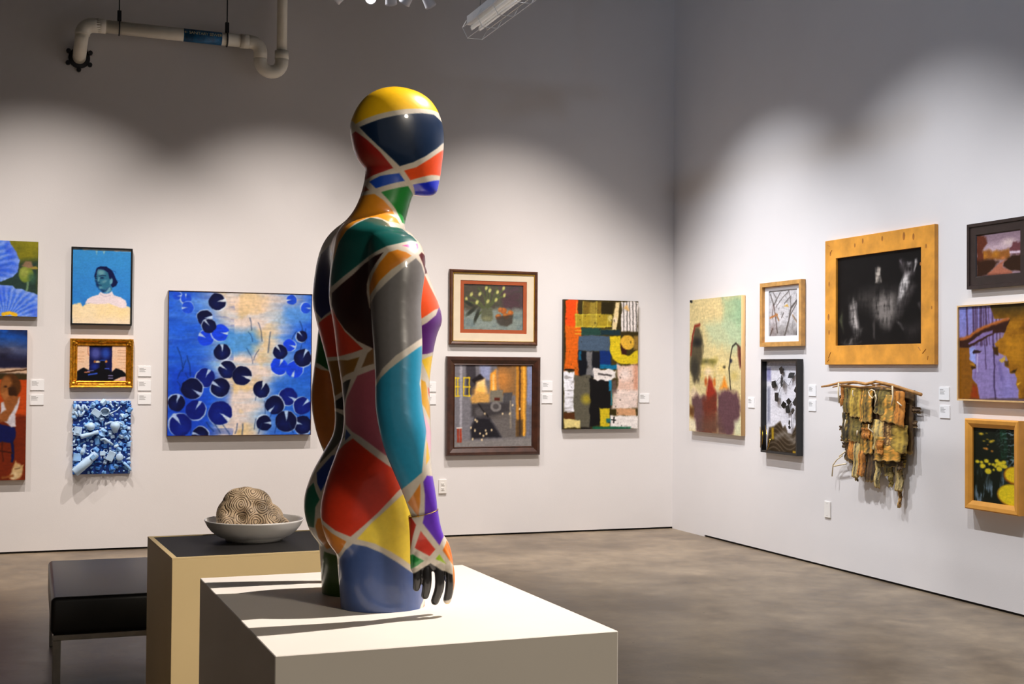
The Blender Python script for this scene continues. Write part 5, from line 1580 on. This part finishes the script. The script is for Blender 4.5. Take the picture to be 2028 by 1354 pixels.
# --- bark hanging on a twig
def p_hanging():
    t = hang('bark_hanging', 'hanging of ragged moss coloured bark strips tied to a crooked twig', 'wall hanging', 'right', 8.030, 1.060)
    KX, KZ = 1.219e-3, 0.72e-3

    def L(zx, zy, d):
        return Vector(((zx - 561) * KX, -d, (595 - zy) * KZ))
    rnd = random.Random(21)
    M_TWIG = mat('pale_twig', (176, 126, 66), 0.7, var=0.3, scale=30, bump=0.4, bscale=80)
    M_BARK = col_mat('mossy_bark', 0.75, bump=0.5, bscale=120)
    M_STRING = mat('raffia', (226, 208, 172), 0.7, var=0.15, scale=40)
    MB().tube([L(40, 138, .05), L(140, 122, .06), L(260, 95, .075), L(430, 80, .08), L(540, 100, .075), L(640, 72, .08), L(800, 105, .08), L(920, 145, .075), L(1050, 188, .07)], [.007, .009, .010, .010, .011, .010, .011, .011, .012], 10).build('twig', M_TWIG, t, sm=True)
    for P in (((180, 140), (300, 112), (480, 130), (620, 118)), ((270, 130), (400, 95), (560, 92), (760, 130)), ((600, 110), (680, 98), (800, 128), (940, 165)), ((300, 122), (450, 142), (700, 120), (860, 150))):
        MB().tube([L(x, y, .07 + rnd.uniform(-.01, .012)) for x, y in P], .005, 7).build('thin_twig', M_TWIG, t, sm=True)
    pal = [np.array(v) / 255. for v in ((176, 138, 52), (202, 164, 62), (214, 134, 44), (138, 118, 48), (150, 104, 46), (92, 64, 32), (214, 188, 122), (84, 70, 34))]

    def strip(zx0, zx1, zy0, zy1, d0, d1, ci, curl=.012, skew=0, rag=10, seed=0, name='bark_strip'):
        nu, nv = 9, 18
        rs = np.random.RandomState(seed + 50)
        V = []; Cc = []
        for side in (0, 1):
            for j in range(nv + 1):
                v = j / nv
                e0, e1 = rs.uniform(-rag, rag, 2) * .35
                for i in range(nu + 1):
                    u = i / nu
                    x = zx0 + e0 + (zx1 - zx0 + e1 - e0) * u
                    y = zy0 + (zy1 + skew * (u - .5) + (math.sin(i * 2.1 + seed) * rag * .9) - zy0) * v
                    d = d0 + (d1 - d0) * v + curl * (math.cos((u - .5) * PI)) + .004 * math.sin(v * 9 + seed) - side * .005
                    V.append(L(x, y, d)[:])
                    k = .6 * np.random.RandomState((seed * 131 + i * 7) % 9973).rand() + .4 * np.random.RandomState((seed * 31 + i * 7 + j * 17) % 9973).rand()
                    base = pal[ci] * (.32 + .95 * k)
                    if k > .72:
                        base = base * .5 + pal[(ci + 2) % len(pal)] * .6
                    if k < .16:
                        base = base * .45
                    if j == nv:
                        base = np.array((214, 180, 110)) / 255. * .9
                    Cc.append(s2l(np.clip(base, 0, 1)))
        n = (nu + 1) * (nv + 1)
        Q = []
        for j in range(nv):
            for i in range(nu):
                a = j * (nu + 1) + i
                Q.append((a + nu + 1, a + nu + 2, a + 1, a)); b = a + n
                Q.append((b, b + 1, b + nu + 2, b + nu + 1))
        for i in range(nu):
            Q.append((i, i + 1, n + i + 1, n + i)); a = nv * (nu + 1) + i
            Q.append((a + 1, a, n + a, n + a + 1))
        for j in range(nv):
            a = j * (nu + 1); Q.append((a + nu + 1, a, n + a, n + a + nu + 1)); a += nu
            Q.append((a, a + nu + 1, n + a + nu + 1, n + a))
        me = mesh_np(name, V, Q, np.array(Cc))
        return link(name, smooth(me), M_BARK, t)
    S = [
        # back layer, close to the wall
        (250, 350, 120, 700, .020, .025, 5), (340, 480, 130, 700, .020, .030, 7), (470, 620, 130, 760, .020, .030, 5), (600, 780, 130, 800, .020, .030, 4), (760, 935, 150, 760, .020, .035, 5),
        (265, 345, 640, 900, .025, .03, 5), (640, 870, 700, 910, .03, .035, 7),
        # top row
        (250, 312, 130, 330, .050, .055, 2), (285, 372, 140, 400, .055, .062, 3), (358, 470, 140, 440, .060, .070, 1), (470, 592, 140, 482, .062, .074, 0), (612, 760, 150, 400, .060, .072, 3), (690, 880, 200, 470, .066, .082, 0), (810, 905, 160, 490, .07, .08, 2),
        # middle row
        (262, 352, 400, 700, .045, .055, 7), (350, 470, 450, 690, .052, .066, 3), (468, 592, 500, 800, .050, .068, 0), (575, 685, 450, 760, .05, .06, 6), (680, 800, 470, 700, .055, .06, 4), (745, 920, 490, 760, .06, .07, 1), (490, 570, 540, 650, .07, .075, 2),
        # lower row and tails
        (338, 430, 670, 875, .055, .070, 2), (620, 870, 620, 850, .062, .085, 0), (660, 720, 650, 780, .09, .09, 2), (398, 468, 680, 1050, .060, .075, 6), (455, 528, 780, 1030, .065, .080, 2), (512, 610, 740, 1080, .045, .060, 5), (604, 656, 870, 1122, .050, .065, 6),
        (680, 760, 830, 1000, .04, .045, 3), (725, 765, 960, 1100, .04, .045, 3), (785, 855, 830, 1130, .04, .045, 6), (800, 830, 1080, 1290, .03, .035, 4), (820, 870, 840, 935, .055, .06, 5), (360, 405, 860, 930, .04, .045, 5), (410, 440, 1000, 1080, .06, .062, 6),
    ]
    for i, s in enumerate(S):
        strip(*s, seed=i, skew=rnd.uniform(-20, 40), curl=rnd.uniform(.006, .016))
    for i, (a, b, c_, d_) in enumerate(((210, 268, 222, 268), (210, 280, 540, 586), (225, 300, 648, 700), (240, 292, 712, 768), (925, 996, 310, 366), (930, 966, 440, 506), (222, 262, 108, 160))):
        strip(a, b, c_, d_, .03, .03, 5, .004, 0, 5, 80 + i, 'bark_peg')
    for P, rd in (((590, 170), (600, 210), (630, 240), (660, 200), (650, 165), (620, 152), (592, 172)), .005), (((660, 200), (668, 240), (650, 320)), .006), (((595, 500), (590, 540), (640, 580)), .006), (((435, 165), (428, 200), (442, 228)), .006), (((865, 265), (905, 300)), .006), (((360, 470), (352, 520), (345, 560)), .007), (((480, 570), (478, 620)), .008), (((260, 850), (200, 900), (160, 960), (150, 1080)), .006), (((300, 930), (230, 950), (170, 970)), .007), (((295, 800), (230, 860)), .007), (((820, 110), (825, 220), (812, 300)), .008), (((285, 90), (280, 200), (290, 300)), .008):
        MB().tube([L(x, y, .045 if y > 780 else .098) for x, y in P], rd * .8, 7).build('raffia_tie', M_STRING, t, sm=True)


p_hanging()

# ------------------------------------------------------------------ wall labels, outlet, switch plate
M_INK = mat('grey_print_ink', (150, 148, 146), 0.7, var=0.05)


def label_card(wall, pos, z, lab, w=0.105, h=0.085):
    e = empty('label_card', (pos, YB, z) if wall == 'back' else (XR, pos, z), 0 if wall == 'back' else -PI / 2)
    tag(e, lab, 'wall label', 'white wall labels beside the pictures')
    MB().box(-w / 2, w / 2, -0.006, 0.0, -h / 2, h / 2).build('card', M_CARD, e)
    m = MB()
    for i, (l, t) in enumerate(((.34, .0042), (.50, .0034), (.40, .003), (.46, .003))):
        zz = h * (0.30 - 0.11 * i)
        m.box(-w * .40, -w * .40 + w * l, -0.0066, -0.0059, zz - t / 2, zz + t / 2)
    m.build('lettering', M_INK, e)


for a in (
    ('back', 0.024, 1.353, 'white wall label right of the seated girl painting, upper of two'),
    ('back', 0.021, 1.234, 'white wall label right of the seated girl painting, lower of two'),
    ('back', 0.860, 1.468, 'white wall label right of the gold frame, topmost of three'),
    ('back', 0.860, 1.351, 'white wall label right of the gold frame, middle of three'),
    ('back', 0.862, 1.238, 'white wall label right of the gold frame, lowest of three'),
    ('back', 3.330, 1.344, 'white wall label peeking out by the mannequin stomach, upper one'),
    ('back', 3.330, 1.231, 'white wall label peeking out by the mannequin stomach, lower one'),
    ('back', 4.452, 1.356, 'white wall label right of the forge painting, upper of two'),
    ('back', 4.450, 1.239, 'white wall label right of the forge painting, lower of two'),
    ('back', 5.442, 1.243, 'single white wall label right of the orange and yellow collage'),
    ('right', 9.804, 1.237, 'single white wall label right of the plum and cream abstract'),
    ('right', 8.872, 1.356, 'white wall label between black box frame and bark hanging, upper one'),
    ('right', 8.872, 1.238, 'white wall label between black box frame and bark hanging, lower one'),
    ('right', 7.282, 1.363, 'white wall label right of the bark hanging, upper of two'),
    ('right', 7.276, 1.241, 'white wall label right of the bark hanging, lower of two'),
):
    label_card(*a)

M_PLATE = mat('white_plastic_plate', (236, 232, 226), 0.35, var=0.02)
ol = empty('power_outlet', (3.450, YB, 0.453))
tag(ol, 'white double power outlet low on the back wall', 'outlet')
MB().box(-.036, .036, -.012, 0, -.062, .062, 0.002, 1).build('cover_plate', M_PLATE, ol)
for zz in (-.021, .021):
    s = MB().box(-.017, .017, -.0150, -.012, zz - .014, zz + .014, 0.002, 1).build('socket', M_PLATE, ol)
    m = MB()
    m.box(-.0085, -.0055, -.0156, -.0148, zz - .004, zz + .006).box(.0055, .0085, -.0156, -.0148, zz - .004, zz + .005).box(-.0025, .0025, -.0156, -.0148, zz - .010, zz - .006)
    m.build('slots', M_BLACK, s)
sp = empty('blank_plate', (XR, 8.655, 0.447), -PI / 2)
tag(sp, 'white blank cover plate low on the right wall', 'cover plate')
MB().box(-.040, .040, -.010, 0, -.062, .062, 0.002, 1).build('cover_plate', M_PLATE, sp)
for zz in (-.045, .045):
    MB().lathe([(0, .0012), (.003, .0008), (.0034, 0), (0, 0)], 10).build('screw', M_LIGHTSTEEL, sp, (0, -.0101, zz)).rotation_euler = (PI / 2, 0, 0)

# ------------------------------------------------------------------ drain pipe under the ceiling
pp = empty('drain_pipe', (0.31, YB, 4.03))
tag(pp, 'white plastic drain pipe with trap hung high on the back wall', 'pipe')
OX, OY, OZ = 0.31, YB, 4.03


def W(x, y, z):
    return (x - OX, y - OY, z - OZ)


def arc(c, r, a0, a1, ax, n=10):
    """points on an arc; ax = (u, v) unit vectors"""
    u, v = Vector(ax[0]), Vector(ax[1])
    return [Vector(c) + u * (r * math.cos(math.radians(a0 + (a1 - a0) * i / n))) + v * (r * math.sin(math.radians(a0 + (a1 - a0) * i / n))) for i in range(n + 1)]


R_ = 0.053
py = YB - 0.20
# stub out of the wall rising to an elbow, then the long run
MB().tube([W(0.31, YB - 0.005, 4.03), W(0.31, YB - 0.10, 4.045), W(0.315, YB - 0.17, 4.10), W(0.32, py, 4.15), W(0.325, py, 4.185)], R_, 20).build('stub', M_PVC, pp, sm=True)
MB().tube(arc(W(0.41, py, 4.175), 0.085, 180, 97, ((1, 0, 0), (0, 0, 1)), 8) + [Vector(W(0.46, py, 4.262))], R_ * 1.12, 20).build('elbow', M_PVC, pp, sm=True)
MB().tube([W(0.45, py, 4.262), W(1.64, py, 4.243)], R_, 20).build('run', M_PVC, pp, sm=True)
for x0 in (0.47, 1.62):
    MB().tube([W(x0 - .035, py, 4.262 - (x0 - .45) * .016), W(x0 + .035, py, 4.262 - (x0 - .45) * .016)], R_ * 1.12, 20).build('coupling', M_PVC, pp, sm=True)
MB().tube([Vector(W(1.64, py, 4.243))] + arc(W(1.675, py, 4.163), 0.08, 90, 0, ((1, 0, 0), (0, 0, 1)), 7) + [Vector(W(1.755, py, 4.11))], R_ * 1.08, 20).build('elbow', M_PVC, pp, sm=True)
MB().tube([Vector(W(1.755, py, 4.12))] + arc(W(1.845, py, 4.095), 0.09, 180, 360, ((1, 0, 0), (0, 0, 1)), 14) + [Vector(W(1.935, py, 4.14))], R_ * 1.06, 20).build('trap', M_PVC, pp, sm=True)
MB().tube([W(1.935, py, 4.12), W(1.935, py, 4.19)], R_ * 1.1, 20).build('coupling', M_PVC, pp, sm=True)
MB().tube([W(1.935, py, 4.14), W(1.935, py, ZC)], R_ * .82, 20).build('riser', M_PVC, pp, sm=True)
MB().lathe([(0, 0), (.085, 0), (.085, .012), (.06, .018), (0, .018)], 24).build('flange', M_STEEL, pp, W(0.31, YB, 4.03)).rotation_euler = (PI / 2, 0, 0)
for k in range(6):
    t = 2 * PI * k / 6 + .5
    MB().lathe([(0, 0), (.019, 0), (.019, .03), (0, .03)], 8).build('bolt', M_STEEL, pp, W(0.31 + .098 * math.cos(t), YB, 4.03 + .098 * math.sin(t))).rotation_euler = (PI / 2, 0, 0)
M_BLUE = mat('blue_pipe_label', (20, 92, 140), 0.4, var=0.5, scale=30)
M_BLUEP = mat('pale_label_print', (226, 218, 176), 0.5, var=0.1)
lb = MB().tube([W(1.12, py, 4.2513), W(1.43, py, 4.2463)], R_ * 1.015, 24).build('label_wrap', M_BLUE, pp, sm=True)
tag(lb, 'blue printed label wrapped around the pipe')
cu = bpy.data.curves.new('lettering', 'FONT')
cu.body = '\u2190 SANITARY SEWER'
cu.size = 0.036; cu.align_x = 'CENTER'; cu.align_y = 'CENTER'; cu.extrude = 0.0008; cu.space_character = 0.92
_to = bpy.data.objects.new('text', cu); COL.objects.link(_to)
_tm = bpy.data.meshes.new_from_object(_to.evaluated_get(bpy.context.evaluated_depsgraph_get()))
bpy.data.objects.remove(_to, do_unlink=True)
lt = link('lettering', _tm, M_BLUEP, lb)
lt.location = (1.275 - OX, py - OY - 0.0530, 4.2488 - OZ + 0.0135)
lt.rotation_euler = (math.radians(76), math.radians(.9), 0)
for x in (0.61, 1.475):
    zc = 4.262 - (x - .45) * .016
    h_ = MB()
    h_.tube(arc(W(x, py, zc), R_ + .006, 0, 360, ((0, 1, 0), (0, 0, 1)), 24), .006, 6, cap=False)
    hg = h_.build('hanger_clamp', M_STEEL, pp, sm=True)
    MB().tube([W(x, py, zc + R_), W(x, py, ZC)], .005, 8).build('rod', M_STEEL, hg)
    MB().box(-.016, .016, -.016, .016, 0, .085, .003, 1).build('bracket', M_STEEL, hg, W(x, py, zc + R_ + .004))

# ------------------------------------------------------------------ strip light with a wire guard
M_WHITEMETAL = mat('white_enamel', (236, 234, 230), 0.35, var=0.02)
M_TUBE = mat('frosted_tube', (240, 238, 235), 0.3, var=0.01, emit=(255, 250, 240), estr=0.15)
SX, SY, SZ = 2.66, 8.05, 3.735
sl = empty('strip_light', (SX, SY, SZ))
tag(sl, 'white strip light in a wire guard hanging from the ceiling', 'ceiling light')
LEN = 2.4
MB().box(-.055, .055, -LEN, 0, 0, .06, .004, 1).build('housing', M_WHITEMETAL, sl)
m = MB()
for a in ((-.055, -.08), (.055, .08)):
    m.tube([(a[0], 0, .0), (a[1], 0, -.03)], .002, 6)
MB().box(-.052, .052, -.004, .012, .002, .064, .003, 1).build('end_plate', M_WHITEMETAL, sl)
for x in (-.027, .027):
    MB().tube([(x, -LEN + .02, -.022), (x, -.03, -.022)], .013, 12).build('tube_lamp', M_TUBE, sl, sm=True)
    for yy in (-.022, -LEN + .012):
        MB().box(x - .006, x + .006, yy - .006, yy + .006, -.036, 0).build('lamp_holder', M_WHITEMETAL, sl)
m.bm.free()
prof_g = [(-.058, .03), (-.085, -.02), (-.05, -.085), (.05, -.085), (.085, -.02), (.058, .03)]
for k in range(9):
    yy = -LEN * k / 8
    MB().tube([(x, yy, z) for x, z in prof_g], .0026, 6).build('guard_hoop', M_WHITEMETAL, sl)
for x, z in prof_g[1:5]:
    MB().tube([(x, -LEN, z), (x, 0, z)], .0026, 6).build('guard_wire', M_WHITEMETAL, sl)
for yy in (-.10, -LEN + .1):
    MB().tube([(0, yy, .06), (0.012, yy, .35), (0, yy, ZC - SZ)], .003, 6).build('hanging_cable', M_LIGHTSTEEL, sl)

# ------------------------------------------------------------------ track lights near the back wall
M_LENS = mat('lit_lens', (255, 250, 245), 0.3, var=0.0, emit=(255, 246, 235), estr=14)
M_HEAD = mat('white_lamp_head', (214, 212, 214), 0.4, var=0.03)
TZ = 4.24
tr = tag(MB().box(1.45, 2.95, 8.925, 8.975, TZ, TZ + .035).build('lighting_track', M_WHITEMETAL), 'white lighting track above the picture top near the pipe', 'lighting track')
MB().tube([(1.6, 8.95, TZ + .03), (1.6, 8.95, ZC)], .008, 8).build('stem', M_WHITEMETAL, tr)
MB().tube([(2.8, 8.95, TZ + .03), (2.8, 8.95, ZC)], .008, 8).build('stem', M_WHITEMETAL, tr)


def track_head(x, aim, lit, lab, drop=0.0):
    e = empty('track_light', (x, 8.95, TZ))
    tag(e, lab, 'spotlight', 'track lights at the top edge near the pipe')
    MB().box(-.014, .014, -.03, .03, -.03, 0).build('adapter', M_HEAD, e)
    MB().tube([(0, 0, -.02), (0, 0, -.07 - drop)], .007, 8).build('stem', M_HEAD, e)
    h = MB().lathe([(0, .075), (.022, .072), (.032, .05), (.040, -.06), (.043, -.075), (.038, -.075), (.036, -.05), (0, -.05)], 24).build('lamp_head', M_HEAD, e, (0, 0, -.13 - drop), sm=True)
    h.rotation_euler = Vector(aim).to_track_quat('-Z', 'Y').to_euler()
    MB().lathe([(0, -.0506), (.035, -.0506), (.035, -.0545), (0, -.056)], 20).build('lens', M_LENS if lit else M_PLATE, h)


track_head(1.99, (-.6, .5, -.5), False, 'leftmost track light head at the top edge of the picture', -.01)
track_head(2.185, (-.24, -.94, -.30), True, 'bright track light head facing the room at the top edge', .005)
track_head(2.325, (.25, .55, -.8), False, 'track light head right of the bright one', -.04)
track_head(2.466, (-.35, .5, -.7), False, 'second track light head from the right end of the track', -.05)
track_head(2.59, (.55, .35, -.7), False, 'rightmost track light head, tilted down to the right', -.045)
